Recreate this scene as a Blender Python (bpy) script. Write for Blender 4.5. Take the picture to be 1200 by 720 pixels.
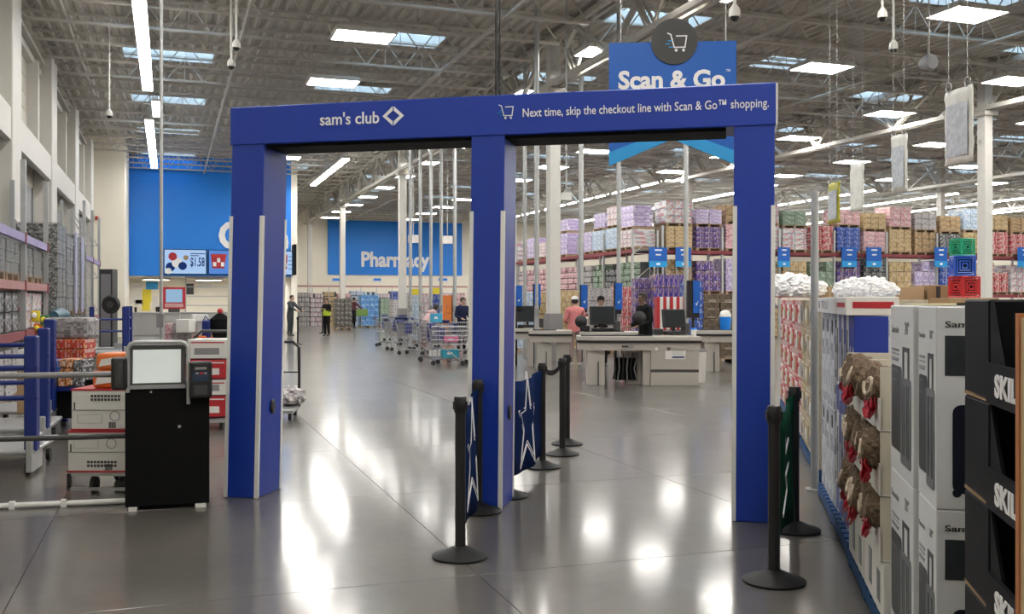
import bpy, bmesh, math, random
from mathutils import Vector, Matrix
for o in list(bpy.data.objects): bpy.data.objects.remove(o, do_unlink=True)
R = random.Random(7)
SC = bpy.context.scene
COL = SC.collection
# ------------------------------------------------------------------ camera
F = 1150.0; HZ = 352.0; EYE = 1.6
TH = math.atan(402/F); CS, SN = math.cos(TH), math.sin(TH)   # the building's long axis is +Y; the camera is turned right of it
cam = bpy.data.cameras.new('camera'); camo = bpy.data.objects.new('camera', cam); COL.objects.link(camo)
camo.location = (0, 0, EYE); camo.rotation_euler = (math.pi/2, 0, -TH)
cam.sensor_width = 36; cam.lens = 36*F/1200
cam.shift_y = -(360-HZ)/1200
cam.clip_start = 0.05; cam.clip_end = 400
SC.camera = camo
# ------------------------------------------------------------------ world
wd = bpy.data.worlds.new('world'); SC.world = wd; wd.use_nodes = True
bg = wd.node_tree.nodes['Background']; bg.inputs[0].default_value = (0.50, 0.74, 1.0, 1); bg.inputs[1].default_value = 4.0
SC.view_settings.view_transform = 'Standard'; SC.view_settings.look = 'None'; SC.view_settings.gamma = 1
SC.view_settings.use_curve_mapping = False
SC.view_settings.exposure = 1.25
LAMP = 18.5
# ------------------------------------------------------------------ pixel helpers (1200x720 frame)
def cam2w(xc, d, z=0): return Vector((d*SN+xc*CS, d*CS-xc*SN, z))
def P(px, py, D): return cam2w((px-600)/F*D, D, EYE+(HZ-py)/F*D)
def PG(px, py, z=0):
    D = F*(EYE-z)/(py-HZ); return cam2w((px-600)/F*D, D, z)
def PYp(px, py, Y):
    k = (px-600)/F; return P(px, py, Y/(CS-k*SN))
def PXp(px, py, X):
    k = (px-600)/F; return P(px, py, X/(SN+k*CS))
GA = math.radians(12.5); GC, GS = math.cos(GA), math.sin(GA)
def G(u, v, z=0): return cam2w(u*GC+v*GS, v*GC-u*GS, z)      # frame of the entry gate and the floor displays
RG = -(TH+GA); RC = -TH
# ------------------------------------------------------------------ materials
MATS = {}
def node(nt, t, **kw):
    n = nt.nodes.new(t)
    for k, v in kw.items(): setattr(n, k, v)
    return n
def mat(name, col, rough=0.5, metal=0.0, var=0.06, scale=6.0, bump=0.0, emit=None, es=0, coord='Object', spec=0.5):
    if name in MATS: return MATS[name]
    m = bpy.data.materials.new(name); m.use_nodes = True; nt = m.node_tree
    b = nt.nodes['Principled BSDF']; b.inputs['Roughness'].default_value = rough; b.inputs['Metallic'].default_value = metal
    b.inputs['Specular IOR Level'].default_value = spec
    tc = node(nt, 'ShaderNodeTexCoord'); nz = node(nt, 'ShaderNodeTexNoise'); nz.inputs['Scale'].default_value = scale; nz.inputs['Detail'].default_value = 4
    nt.links.new(tc.outputs[coord], nz.inputs['Vector'])
    mx = node(nt, 'ShaderNodeMix', data_type='RGBA')
    c = Vector(col[:3]); lo = c*(1-var); hi = c*(1+var)
    mx.inputs[6].default_value = (*lo, 1); mx.inputs[7].default_value = (*[min(1, x) for x in hi], 1)
    nt.links.new(nz.outputs['Fac'], mx.inputs[0]); nt.links.new(mx.outputs[2], b.inputs['Base Color'])
    if bump:
        bp = node(nt, 'ShaderNodeBump'); bp.inputs['Strength'].default_value = bump; bp.inputs['Distance'].default_value = 0.02
        nt.links.new(nz.outputs['Fac'], bp.inputs['Height']); nt.links.new(bp.outputs['Normal'], b.inputs['Normal'])
    if emit:
        b.inputs['Emission Color'].default_value = (*emit, 1); b.inputs['Emission Strength'].default_value = es
    MATS[name] = m; return m
def mat_print(name, base, ink, ink2, nx=4.0, nz_=5.0, dens=0.5, rough=0.5):
    """printed carton: blocks of ink on the carton's own colour (generated coordinates)"""
    if name in MATS: return MATS[name]
    m = mat(name, base, rough); nt = m.node_tree; b = nt.nodes['Principled BSDF']
    tc = node(nt, 'ShaderNodeTexCoord'); mp = node(nt, 'ShaderNodeMapping'); mp.inputs['Scale'].default_value = (nx*1.6, nx*1.3, nz_*1.3)
    oi = node(nt, 'ShaderNodeObjectInfo'); nt.links.new(tc.outputs['Generated'], mp.inputs['Vector']); 
    vm = node(nt, 'ShaderNodeVectorMath', operation='ADD'); nt.links.new(mp.outputs[0], vm.inputs[0]); nt.links.new(oi.outputs['Random'], vm.inputs[1])
    fl = node(nt, 'ShaderNodeVectorMath', operation='FLOOR'); nt.links.new(vm.outputs[0], fl.inputs[0])
    vo = node(nt, 'ShaderNodeTexWhiteNoise', noise_dimensions='3D'); nt.links.new(fl.outputs[0], vo.inputs['Vector'])
    sp = node(nt, 'ShaderNodeSeparateColor'); nt.links.new(vo.outputs['Color'], sp.inputs[0]); blend = .7
    g1 = node(nt, 'ShaderNodeMath', operation='LESS_THAN'); g1.inputs[1].default_value = dens; nt.links.new(sp.outputs[0], g1.inputs[0])
    g2 = node(nt, 'ShaderNodeMath', operation='LESS_THAN'); g2.inputs[1].default_value = .45; nt.links.new(sp.outputs[1], g2.inputs[0])
    mi = node(nt, 'ShaderNodeMix', data_type='RGBA'); mi.inputs[6].default_value = (*ink, 1); mi.inputs[7].default_value = (*ink2, 1); nt.links.new(g2.outputs[0], mi.inputs[0])
    mo = node(nt, 'ShaderNodeMix', data_type='RGBA'); mo.inputs[6].default_value = (*base, 1); nt.links.new(mi.outputs[2], mo.inputs[7]); sf = node(nt, 'ShaderNodeMath', operation='MULTIPLY'); sf.inputs[1].default_value = blend; nt.links.new(g1.outputs[0], sf.inputs[0]); nt.links.new(sf.outputs[0], mo.inputs[0])
    nt.links.new(mo.outputs[2], b.inputs['Base Color']); return m
def mat_lamp(name, col, es):
    m = bpy.data.materials.new(name); m.use_nodes = True; nt = m.node_tree; nt.nodes.clear()
    e = node(nt, 'ShaderNodeEmission'); e.inputs[0].default_value = (*col, 1); e.inputs[1].default_value = es
    o = node(nt, 'ShaderNodeOutputMaterial'); nt.links.new(e.outputs[0], o.inputs[0]); MATS[name] = m; return m
def mat_film(name, tint, opacity=0.35, rough=0.15, scale=9.0, bump=0.6):
    m = bpy.data.materials.new(name); m.use_nodes = True; nt = m.node_tree; b = nt.nodes['Principled BSDF']
    b.inputs['Base Color'].default_value = (*tint, 1); b.inputs['Roughness'].default_value = rough; b.inputs['Specular IOR Level'].default_value = .9
    tc = node(nt, 'ShaderNodeTexCoord'); nz = node(nt, 'ShaderNodeTexNoise'); nz.inputs['Scale'].default_value = scale; nz.inputs['Detail'].default_value = 5
    nt.links.new(tc.outputs['Object'], nz.inputs['Vector'])
    bp = node(nt, 'ShaderNodeBump'); bp.inputs['Strength'].default_value = bump; bp.inputs['Distance'].default_value = 0.05
    nt.links.new(nz.outputs['Fac'], bp.inputs['Height']); nt.links.new(bp.outputs['Normal'], b.inputs['Normal'])
    t = node(nt, 'ShaderNodeBsdfTransparent'); mx = node(nt, 'ShaderNodeMixShader'); mx.inputs[0].default_value = opacity
    o = nt.nodes['Material Output']
    nt.links.new(t.outputs[0], mx.inputs[1]); nt.links.new(b.outputs[0], mx.inputs[2]); nt.links.new(mx.outputs[0], o.inputs[0]); MATS[name] = m; return m
def s2l(r, g, b):
    f = lambda v: ((v/255)/12.92 if v/255 <= .04045 else ((v/255+.055)/1.055)**2.4)
    return (f(r), f(g), f(b))
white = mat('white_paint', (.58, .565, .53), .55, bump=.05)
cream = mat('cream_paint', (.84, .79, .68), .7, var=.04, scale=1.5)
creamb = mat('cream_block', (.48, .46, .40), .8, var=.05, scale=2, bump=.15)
steelw = mat('truss_paint', (.48, .455, .41), .45, var=.1, scale=3)
deckm = mat('deck_metal', (.47, .44, .39), .5, var=.12, scale=1.0)
gateblue = mat('gate_blue', s2l(21, 56, 156), .42, var=.03, scale=2)
gateblue2 = mat('beam_blue', s2l(21, 57, 160), .4, var=.03, scale=2)
navy = mat('banner_navy', s2l(14, 34, 78), .9, var=.12, scale=8, bump=.1, spec=.05)
guard = mat('guard_white', (.72, .72, .70), .35)
black = mat('black_plastic', (.012, .012, .013), .4, var=.2)
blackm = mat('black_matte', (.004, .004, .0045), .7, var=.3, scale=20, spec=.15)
dark = mat('dark_grey', (.05, .05, .052), .5)
grey = mat('mid_grey', (.25, .25, .26), .45)
steel = mat('brushed_steel', (.55, .55, .55), .3, 1.0, var=.1, scale=12)
galv = mat('galvanised', (.45, .46, .46), .4, .6, var=.12, scale=10)
wire = mat('cart_wire', (.33, .33, .34), .35, .7)
rubber = mat('rubber', (.03, .03, .03), .75)
signblue = mat('sign_blue', s2l(14, 128, 228), .45, var=.03)
scanblue = mat('scan_blue', s2l(0, 90, 182), .5, var=.03)
signcy = mat('sign_light_blue', s2l(30, 150, 215), .45, var=.03)
lett = mat('letter_white', (.85, .85, .85), .4)
lettdk = mat('letter_black', (.02, .02, .02), .5)
kraft = mat('kraft', (.36, .24, .13), .85, var=.12, scale=14)
kraftl = mat('kraft_light', (.48, .34, .20), .85, var=.1, scale=14)
wcard = mat('white_card', (.72, .71, .68), .6, var=.04, scale=4)
wcard2 = mat('white_card_cool', (.62, .635, .65), .55, var=.04, scale=4)
ccard = mat('cream_card', (.66, .61, .50), .65, var=.05, scale=5)
rackred = mat('rack_red', (.22, .035, .045), .5, var=.15)
rackpur = mat('rack_purple', (.30, .26, .46), .5, var=.15)
rackpink = mat('rack_rust', (.38, .18, .17), .5, var=.2)
cartblue = mat('cart_blue', s2l(14, 38, 112), .4)
palblue = mat('pallet_blue', s2l(15, 70, 120), .7, var=.25, scale=9)
wood = mat('pallet_wood', (.33, .23, .14), .85, var=.25, scale=9)
red = mat('red_gloss', (.45, .02, .03), .45)
ribbon = mat('ribbon_red', (.46, .012, .03), .35, var=.25, scale=20)
orange = mat('orange_pack', (.75, .17, .03), .45, var=.15, scale=9)
green = mat('green_pack', (.05, .22, .06), .5, var=.3, scale=8)
yellow = mat('yellow_tag', (.75, .62, .03), .5)
taupe = mat('counter_laminate', (.40, .37, .33), .5, var=.05)
taupe2 = mat('counter_top', (.46, .43, .39), .35, var=.05)
film = mat_film('shrink_film', (.22, .23, .24), .22, .08, 7, 1.0)
bag = mat_film('plastic_bag', (.96, .96, .97), .96, .4, 14, .2)
# printed cartons: (name, colour word, material)
CART = [('white', mat_print('carton_white', (.62, .62, .62), (.25, .26, .35), (.55, .1, .12), 3, 4, .45)),
 ('kraft brown', mat_print('carton_kraft', (.34, .22, .11), (.16, .10, .06), (.5, .4, .25), 3, 4, .3)),
 ('pink', mat_print('carton_pink', (.62, .40, .42), (.7, .66, .64), (.45, .15, .2), 4, 4, .5)),
 ('lilac', mat_print('carton_lilac', (.50, .42, .62), (.7, .7, .74), (.25, .18, .4), 5, 4, .5)),
 ('pale blue', mat_print('carton_pale', (.46, .56, .66), (.7, .72, .74), (.12, .22, .45), 5, 5, .5)),
 ('dark purple', mat_print('carton_purple', (.08, .04, .22), (.45, .3, .1), (.5, .45, .6), 5, 4, .4)),
 ('red and white', mat_print('carton_red', (.42, .05, .06), (.7, .66, .64), (.6, .5, .45), 4, 4, .5)),
 ('sage green', mat_print('carton_green', (.22, .30, .22), (.55, .56, .5), (.12, .2, .14), 4, 5, .45)),
 ('tan', mat_print('carton_tan', (.50, .38, .20), (.6, .5, .35), (.3, .15, .06), 4, 4, .4)),
 ('black and grey', mat_print('carton_dark', (.05, .05, .055), (.35, .35, .36), (.6, .6, .6), 5, 5, .45)),
 ('cobalt blue', mat_print('carton_blue', (.03, .07, .32), (.5, .55, .65), (.05, .12, .5), 4, 4, .4)),
 ('speckled grey', mat_print('carton_speck', (.40, .38, .38), (.12, .11, .13), (.65, .6, .58), 9, 9, .55))]
CW = {n: m for n, m in CART}
# ------------------------------------------------------------------ mesh builder
class MB:
    def __init__(s): s.bm = bmesh.new(); s.mi = 0
    def _f(s, vs, mi=None):
        try:
            f = s.bm.faces.new(vs); f.material_index = s.mi if mi is None else mi; return f
        except ValueError: return None
    def hexa(s, pts, mi=None):
        v = [s.bm.verts.new(p) for p in pts]
        for q in ((0,3,2,1),(4,5,6,7),(0,1,5,4),(1,2,6,5),(2,3,7,6),(3,0,4,7)): s._f([v[i] for i in q], mi)
        return s
    def box(s, x0, x1, y0, y1, z0, z1, mi=None):
        return s.hexa([(x0,y0,z0),(x1,y0,z0),(x1,y1,z0),(x0,y1,z0),(x0,y0,z1),(x1,y0,z1),(x1,y1,z1),(x0,y1,z1)], mi)
    def bar(s, a, b, w, h=None, up=(0,0,1), mi=None):
        h = h or w; a = Vector(a); b = Vector(b); d = (b-a).normalized(); u = Vector(up)
        if abs(d.dot(u)) > .99: u = Vector((0,1,0))
        sd = d.cross(u).normalized(); u = sd.cross(d)
        q = [a-sd*w/2-u*h/2, a+sd*w/2-u*h/2, a+sd*w/2+u*h/2, a-sd*w/2+u*h/2]
        return s.hexa(q+[p+(b-a) for p in q], mi)
    def tube(s, pts, r, n=8, cap=True, mi=None):
        pts = [Vector(p) for p in pts]; rings = []; rr = r if isinstance(r, (list, tuple)) else [r]*len(pts)
        prev = None
        for i, p in enumerate(pts):
            d = (pts[min(i+1, len(pts)-1)]-pts[max(i-1, 0)]).normalized()
            if prev is None:
                u = Vector((0,0,1)) if abs(d.z) < .9 else Vector((1,0,0)); prev = d.cross(u).normalized()
            prev = (prev-d*prev.dot(d)).normalized(); w = d.cross(prev)
            rings.append([s.bm.verts.new(p+(prev*math.cos(2*math.pi*k/n)+w*math.sin(2*math.pi*k/n))*rr[i]) for k in range(n)])
        for a, b in zip(rings, rings[1:]):
            for k in range(n): s._f([a[k], a[(k+1) % n], b[(k+1) % n], b[k]], mi)
        if cap: s._f(rings[0][::-1], mi); s._f(rings[-1], mi)
        return s
    def lathe(s, prof, c=(0,0,0), n=20, mi=None, axis='z'):
        rings = []; c = Vector(c)
        for r, h in prof:
            ring = []
            for k in range(n):
                a = 2*math.pi*k/n; x, y = r*math.cos(a), r*math.sin(a)
                v = {'z': (x, y, h), 'y': (x, h, y), 'x': (h, x, y)}[axis]
                ring.append(s.bm.verts.new(c+Vector(v)))
            rings.append(ring)
        for a, b in zip(rings, rings[1:]):
            for k in range(n): s._f([a[k], a[(k+1) % n], b[(k+1) % n], b[k]], mi)
        s._f(rings[0][::-1], mi); s._f(rings[-1], mi); return s
    def prism(s, poly, t0, t1, plane='xz', mi=None):
        """extrude a 2-D polygon: 'xz' along y, 'yz' along x, 'xy' along z"""
        f = {'xz': lambda p, t: (p[0], t, p[1]), 'yz': lambda p, t: (t, p[0], p[1]), 'xy': lambda p, t: (p[0], p[1], t)}[plane]
        a = [s.bm.verts.new(f(p, t0)) for p in poly]; b = [s.bm.verts.new(f(p, t1)) for p in poly]; n = len(poly)
        s._f(a, mi); s._f(b[::-1], mi)
        for i in range(n): s._f([a[i], b[i], b[(i+1) % n], a[(i+1) % n]], mi)
        return s
    def sphere(s, c, r, n=10, m=7, sc=(1,1,1), mi=None):
        prof = [(max(r*math.sin(math.pi*i/m), r*.02), -r*math.cos(math.pi*i/m)) for i in range(m+1)]
        i0 = len(s.bm.verts); s.bm.verts.ensure_lookup_table()
        before = set(s.bm.verts); s.lathe(prof, (0,0,0), n, mi)
        for v in s.bm.verts:
            if v not in before: v.co = Vector(c)+Vector((v.co.x*sc[0], v.co.y*sc[1], v.co.z*sc[2]))
        return s
    def mesh(s, name, mats, smooth=False, bevel=0, seg=1):
        bm = s.bm
        if bevel: bmesh.ops.bevel(bm, geom=list(bm.edges), offset=bevel, segments=seg, affect='EDGES', profile=.5)
        bmesh.ops.recalc_face_normals(bm, faces=list(bm.faces))
        me = bpy.data.meshes.new(name); bm.to_mesh(me); bm.free()
        for m in (mats if isinstance(mats, (list, tuple)) else [mats]): me.materials.append(m)
        if smooth:
            me.polygons.foreach_set('use_smooth', [True]*len(me.polygons)); 
            try: me.set_sharp_from_angle(angle=math.radians(40))
            except Exception: pass
        return me
    def build(s, name, mats, parent=None, **kw): return link(name, s.mesh(name, mats, **kw), parent)
def link(name, me, parent=None, loc=None, rz=None, scale=None):
    o = bpy.data.objects.new(name, me); COL.objects.link(o)
    if parent is not None: o.parent = parent; KIDS.setdefault(parent.name, []).append(o)
    if loc is not None: o.location = loc
    if rz is not None: o.rotation_euler = (0, 0, rz)
    if scale is not None: o.scale = scale
    return o
KIDS = {}
def tag(o, label, cat, group=None):
    o['label'] = label; o['category'] = cat
    if group: o['group'] = group
    return o
def thing(name, label, cat, loc=(0,0,0), rz=0, group=None):
    return tag(link(name, None, None, loc, rz), label, cat, group)
def dup(o, loc=None, rz=None, label=None, parent=None):
    c = o.copy(); COL.objects.link(c)
    if parent is not None: c.parent = parent; KIDS.setdefault(parent.name, []).append(c)
    if loc is not None: c.location = loc
    if rz is not None: c.rotation_euler = (0, 0, rz)
    if label: c['label'] = label
    for ch in list(KIDS.get(o.name, [])): dup(ch, parent=c)
    return c
def struct(o): o['kind'] = 'structure'; return o
def stuff(o): o['kind'] = 'stuff'; return o
_TX = {}
def text(name, body, parent, x, y, z, width, m, height=None, face='front', depth=.003, bold=0.0, mats=None):
    """lettering standing at (x,y,z) = lower left, fitted to width (and cap height); faces local -y ('front') or -x ('left')"""
    cu = bpy.data.curves.new('t', 'FONT'); cu.body = body; cu.size = 1; cu.offset = bold; cu.extrude = .5; cu.resolution_u = 3
    to = bpy.data.objects.new('t', cu); COL.objects.link(to); me = bpy.data.meshes.new_from_object(to); bpy.data.objects.remove(to, do_unlink=True)
    xs = [v.co.x for v in me.vertices]; ys = [v.co.y for v in me.vertices]
    sx = width/(max(xs)-min(xs)); sy = sx if height is None else height/(max(ys) if max(ys) > 0 else 1); x0 = min(xs)
    for v in me.vertices:
        a, b, c = (v.co.x-x0)*sx, v.co.y*sy, v.co.z*depth*2
        v.co = (x+a, y-c, z+b) if face == 'front' else ((x-c, y-a, z+b))
    if face == 'front': pass
    me.materials.clear(); me.materials.append(m); me.name = name
    return link(name, me, parent)
_UB = {}
def ubox(m, bev=True):
    """unit box (base centred at z=0), shared by every object of one material"""
    if m.name not in _UB:
        b = MB().box(-.5, .5, -.5, .5, 0, 1); _UB[m.name] = b.mesh('unit_box', m, bevel=.02 if bev else 0)
    return _UB[m.name]
def piece(name, m, parent, x, y, z, sx, sy, sz, rz=None): return link(name, ubox(m), parent, (x, y, z), rz, (sx, sy, sz))
ORD = ['first','second','third','fourth','fifth','sixth','seventh','eighth','ninth','tenth','eleventh','twelfth','thirteenth','fourteenth','fifteenth','sixteenth','seventeenth','eighteenth','nineteenth','twentieth']
# ================================================================== floor
def floor_mat():
    m = bpy.data.materials.new('polished_concrete'); m.use_nodes = True; nt = m.node_tree; b = nt.nodes['Principled BSDF']
    g = node(nt, 'ShaderNodeNewGeometry')
    n1 = node(nt, 'ShaderNodeTexNoise'); n1.inputs['Scale'].default_value = .7; n1.inputs['Detail'].default_value = 8; n1.inputs['Roughness'].default_value = .62
    n2 = node(nt, 'ShaderNodeTexNoise'); n2.inputs['Scale'].default_value = 9; n2.inputs['Detail'].default_value = 6
    nt.links.new(g.outputs['Position'], n1.inputs['Vector']); nt.links.new(g.outputs['Position'], n2.inputs['Vector'])
    ad = node(nt, 'ShaderNodeMath', operation='MULTIPLY_ADD'); ad.inputs[1].default_value = .25; nt.links.new(n2.outputs['Fac'], ad.inputs[0]); nt.links.new(n1.outputs['Fac'], ad.inputs[2])
    cr = node(nt, 'ShaderNodeValToRGB'); cr.color_ramp.elements[0].position = .35; cr.color_ramp.elements[0].color = (.068, .063, .056, 1)
    cr.color_ramp.elements[1].position = .85; cr.color_ramp.elements[1].color = (.130, .122, .108, 1)
    nt.links.new(ad.outputs[0], cr.inputs[0]); nt.links.new(cr.outputs[0], b.inputs['Base Color'])
    mr = node(nt, 'ShaderNodeMapRange'); mr.inputs[1].default_value = .3; mr.inputs[2].default_value = .7; mr.inputs[3].default_value = .09; mr.inputs[4].default_value = .145
    nt.links.new(n2.outputs['Fac'], mr.inputs[0]); nt.links.new(mr.outputs[0], b.inputs['Roughness'])
    bp = node(nt, 'ShaderNodeBump'); bp.inputs['Strength'].default_value = .012; bp.inputs['Distance'].default_value = .01
    nt.links.new(n1.outputs['Fac'], bp.inputs['Height'])
    b.inputs['Specular IOR Level'].default_value = 1.0
    # the polish is a little hazy: a second, broader lobe under the sharp one
    b2 = node(nt, 'ShaderNodeBsdfPrincipled'); b2.inputs['Roughness'].default_value = .30; b2.inputs['Specular IOR Level'].default_value = 1.0
    nt.links.new(cr.outputs[0], b2.inputs['Base Color'])
    mx = node(nt, 'ShaderNodeMixShader'); mx.inputs[0].default_value = .40
    nt.links.new(b.outputs[0], mx.inputs[1]); nt.links.new(b2.outputs[0], mx.inputs[2]); nt.links.new(mx.outputs[0], nt.nodes['Material Output'].inputs[0])
    return m
FM = floor_mat(); joint = mat('joint_filler', (.03, .028, .025), .8)
X0, X1, Y0, Y1, HC = -3.3, 61.8, -13.0, 77.0, 8.6
SX0, SY0, SP = -3.3, -4.54, 2.5
NX, NY = 10, 13                                   # slabs built one by one near the camera
b = MB()
xe, ye = SX0+NX*SP, SY0+NY*SP
b.box(xe, X1, Y0, Y1, -.2, 0, 0); b.box(X0, xe, ye, Y1, -.2, 0, 0); b.box(X0, xe, Y0, SY0, -.2, 0, 0)
b.box(X0, xe, SY0, ye, -.2, -.006, 1)
floor = struct(b.build('floor', [FM, joint]))
sm = MB().box(.002, SP-.002, .002, SP-.002, -.006, 0).mesh('floor_slab', FM, bevel=.0015)
for i in range(NX):
    for j in range(NY): link('floor_slab', sm, floor, (SX0+i*SP+.02*0, SY0+j*SP, 0))
# ================================================================== walls
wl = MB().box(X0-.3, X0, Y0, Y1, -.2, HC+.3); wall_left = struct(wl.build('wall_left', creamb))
struct(MB().box(X0-.3, X1+.3, Y1, Y1+.3, -.2, HC+.3).build('wall_back', cream))
struct(MB().box(X1, X1+.3, Y0, Y1, -.2, HC+.3).build('wall_right', cream))
struct(MB().box(X0-.3, X1+.3, Y0-.3, Y0, -.2, HC+.3).build('wall_front', cream))
# pilasters, ledges and siding of the left wall
pil = MB().box(0, .45, 0, 1.2, 0, HC-.7).mesh('pilaster', white, bevel=.02)
led = MB().box(0, .42, 0, 5.6, 0, .38).box(.30, .42, 0, 5.6, -.25, 0).mesh('ledge', white)
boardm = MB().box(0, .05, 0, 5.6, 0, .40).mesh('siding_board', creamb, bevel=.012)
doorm = MB().box(0, .06, 0, 4.2, 0, 4.4).box(.06, .1, 0, .12, 0, 4.4).box(.06, .1, 4.08, 4.2, 0, 4.4).mesh('door_panel', grey)
topm = MB().box(0, .2, 0, 5.6, 0, .16).box(0, .28, 0, 5.6, .3, .38).mesh('top_rail', white)
for n in range(5):
    y = 14.3+6.8*(n-0)-.0
    link('pilaster', pil, wall_left, (X0, y, 0))
    if n < 4:
        link('ledge', led, wall_left, (X0, y+1.2, 4.95)); link('top_rail', topm, wall_left, (X0, y+1.2, 7.35))
        for q in range(5): link('siding_board', boardm, wall_left, (X0, y+1.2, 5.33+q*.405))
        link('column_stub', MB().box(0, .3, 0, .25, 0, 2.1).mesh('column_stub', white), wall_left, (X0, y+5.2, 5.33))
        link('door_panel', doorm, wall_left, (X0, y+1.9, .0))
rl = mat('red_lamp', (.4, .01, .01), .4)
wb = struct(MB().box(X0, -1.78, 45.3, 49.6, 0, HC).build('wall_block', cream, bevel=.02))
MB().sphere((0,0,0), .09).build('alarm_lamp', rl, wb).location = (-2.9, 45.25, 5.1)
# café wall: sign wall above, open kitchen below
YC = 49.8; XL, XR = -1.9, 5.75; zb = PYp(246, 324, YC).z
wc = struct(MB().box(XL, XR, YC, YC+.35, zb, HC-.05).build('wall_cafe', [signblue]))
struct(MB().box(XL, XR, YC+5, YC+5.3, 0, zb+.3).box(XR, XR+.3, YC, Y1, 0, HC).box(XL-.1, XL, YC, YC+5, 0, zb+.3).box(XL, XR, YC+.35, YC+5, zb, zb+.2).build('wall_kitchen', cream))
p0 = PYp(256, 291, YC); p1 = PYp(338, 291, YC)
cs = thing('cafe_sign', 'large white lettering on the tall blue wall above the food counter', 'sign', (p0.x, YC-.03, p0.z))
text('lettering', 'Cafe', cs, 0, 0, 0, p1.x-p0.x, lett, height=1.35, depth=.03, bold=.03)
# menu screens
scr = mat_lamp('menu_screen', (.10, .25, .65), .42); scr2 = mat_lamp('menu_screen_light', (.40, .58, .85), .42)
za = PYp(250, 322, YC).z; zt = PYp(250, 293, YC).z
x = PYp(192, 300, YC).x
screens = [(192, 243, scr2, 'light blue menu screen with football picture and price'), (244, 291, scr, 'blue menu screen with a red and white cup beside the gate post'), (292, 330, scr, 'blue menu screen mostly hidden behind the left gate post'), (331, 344, scr2, 'rightmost menu screen on the blue wall, right of the gate post')]
for a, c, m, lb in screens:
    xa, xb = PYp(a, 300, YC).x, PYp(c, 300, YC).x-.04
    t = thing('menu_screen', lb, 'screen', (xa, YC-.13, za), group='menu screens on the blue wall')
    MB().box(0, xb-xa, .02, .12, 0, zt-za).build('case', blackm, t)
    MB().box(.03, xb-xa-.03, 0, .02, .03, zt-za-.03).build('display', m, t)
    if a == 192:
        text('price', '$1.58', t, 1.2, -.003, .40, .66, mat_lamp('print_dark', (.02, .05, .2), .3), height=.42, bold=.02)
        for q in range(2): MB().box(1.2, 1.9-.3*q, -.006, 0, .98-.1*q, 1.02-.1*q).build('menu_line', MATS['print_dark'], t)
        for q, (u, v, r) in enumerate(((.3, .35, .22), (.6, .55, .25), (.85, .4, .2), (.4, .85, .2), (.2, .15, .15), (1.0, .8, .12))):
            MB().lathe([(r, -.006), (r, 0)], (u, -.001*q, v), 10, axis='y').build('picture_patch', [MATS['print_dark'], lett, MATS['print_dark'], red, lett, kraft][q], t)
    elif a in (244, 331):
        w = xb-xa
        cp = MB().prism([(.1*w, .3), (.4*w, .3), (.46*w, 1.0), (.06*w, 1.0)], -.012, -.004).build('picture_cup', red, t)
        for q in range(3): MB().box(.12*w+.1*w*q, .2*w+.1*w*q, -.016, -.012, .4+.2*(q % 2), .6+.2*(q % 2)).build('picture_check', lett, t)
        for q in range(4): MB().box(.55*w, .92*w, -.012, -.004, .3+.2*q, .33+.2*q).build('menu_line', scr2 if m is scr else MATS['print_dark'], t)
# kitchen behind the counter
ct = thing('service_counter', 'stainless steel food counter under the blue wall', 'counter', (XL+.3, YC-2.2, 0))
for q in range(3): piece('front_panel', steel, ct, 1.0+q*2.2, .4, 0, 2.18, .8, 1.0)
piece('worktop', steel, ct, 3.25, .35, 1.0, 6.7, 1.0, .05)
sh = thing('bread_rack', 'open white shelving rack behind the food counter', 'rack', (PYp(245, 350, YC+1).x, YC+1.0, 0))
for sx in (-1, 1):
    for sy in (-.3, .3): MB().tube([(sx*1.1, sy, 0), (sx*1.1, sy, 2.9)], .03, 6).build('post', galv, sh)
for q in range(6): piece('shelf', galv, sh, 0, 0, .4+q*.46, 2.2, .6, .04)
kd = thing('order_screen', 'red framed digital order screen on the food counter', 'screen', (PYp(204, 350, YC-1.9).x, YC-1.9, 1.05))
piece('stand', dark, kd, 0, 0, 0, .5, .4, .15); piece('body', red, kd, 0, 0, .15, 1.0, .3, 1.0); MB().box(-.36, .36, -.17, -.15, .45, 1.05).build('display', mat_lamp('order_display', (.35, .55, .75), .35), kd); MB().box(-.4, .4, -.17, -.15, .22, .4).build('keypad', mat('keypad', (.55, .3, .3)), kd)
pnl = [(158, 333, 14, 22, wcard), (172, 340, 9, 14, yellow), (178, 331, 12, 8, signcy), (163, 352, 8, 6, wcard), (171, 355, 8, 9, yellow), (182, 348, 6, 14, wcard), (240, 332, 14, 6, wcard), (222, 333, 9, 12, dark), (186, 360, 6, 7, black)]
for q, (px, py, w, h, m) in enumerate(pnl):
    c = PYp(px, py+h/2, YC+4.95); s = c.y/F*1.02
    o = tag(MB().box(-w*s/2*1.0, w*s/2, 0, .04, -h*s/2, h*s/2).build('wall_notice', m), ['tall white notice sheet','yellow narrow notice','blue and white notice','small white slip','small yellow slip low down','slim white list','white framed board beside the shelving','dark panel next to the shelving','black wall phone'][q]+' on the kitchen wall', 'notice', 'notices on the kitchen wall')
    o.location = (c.x, YC+4.95, c.z)
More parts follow.
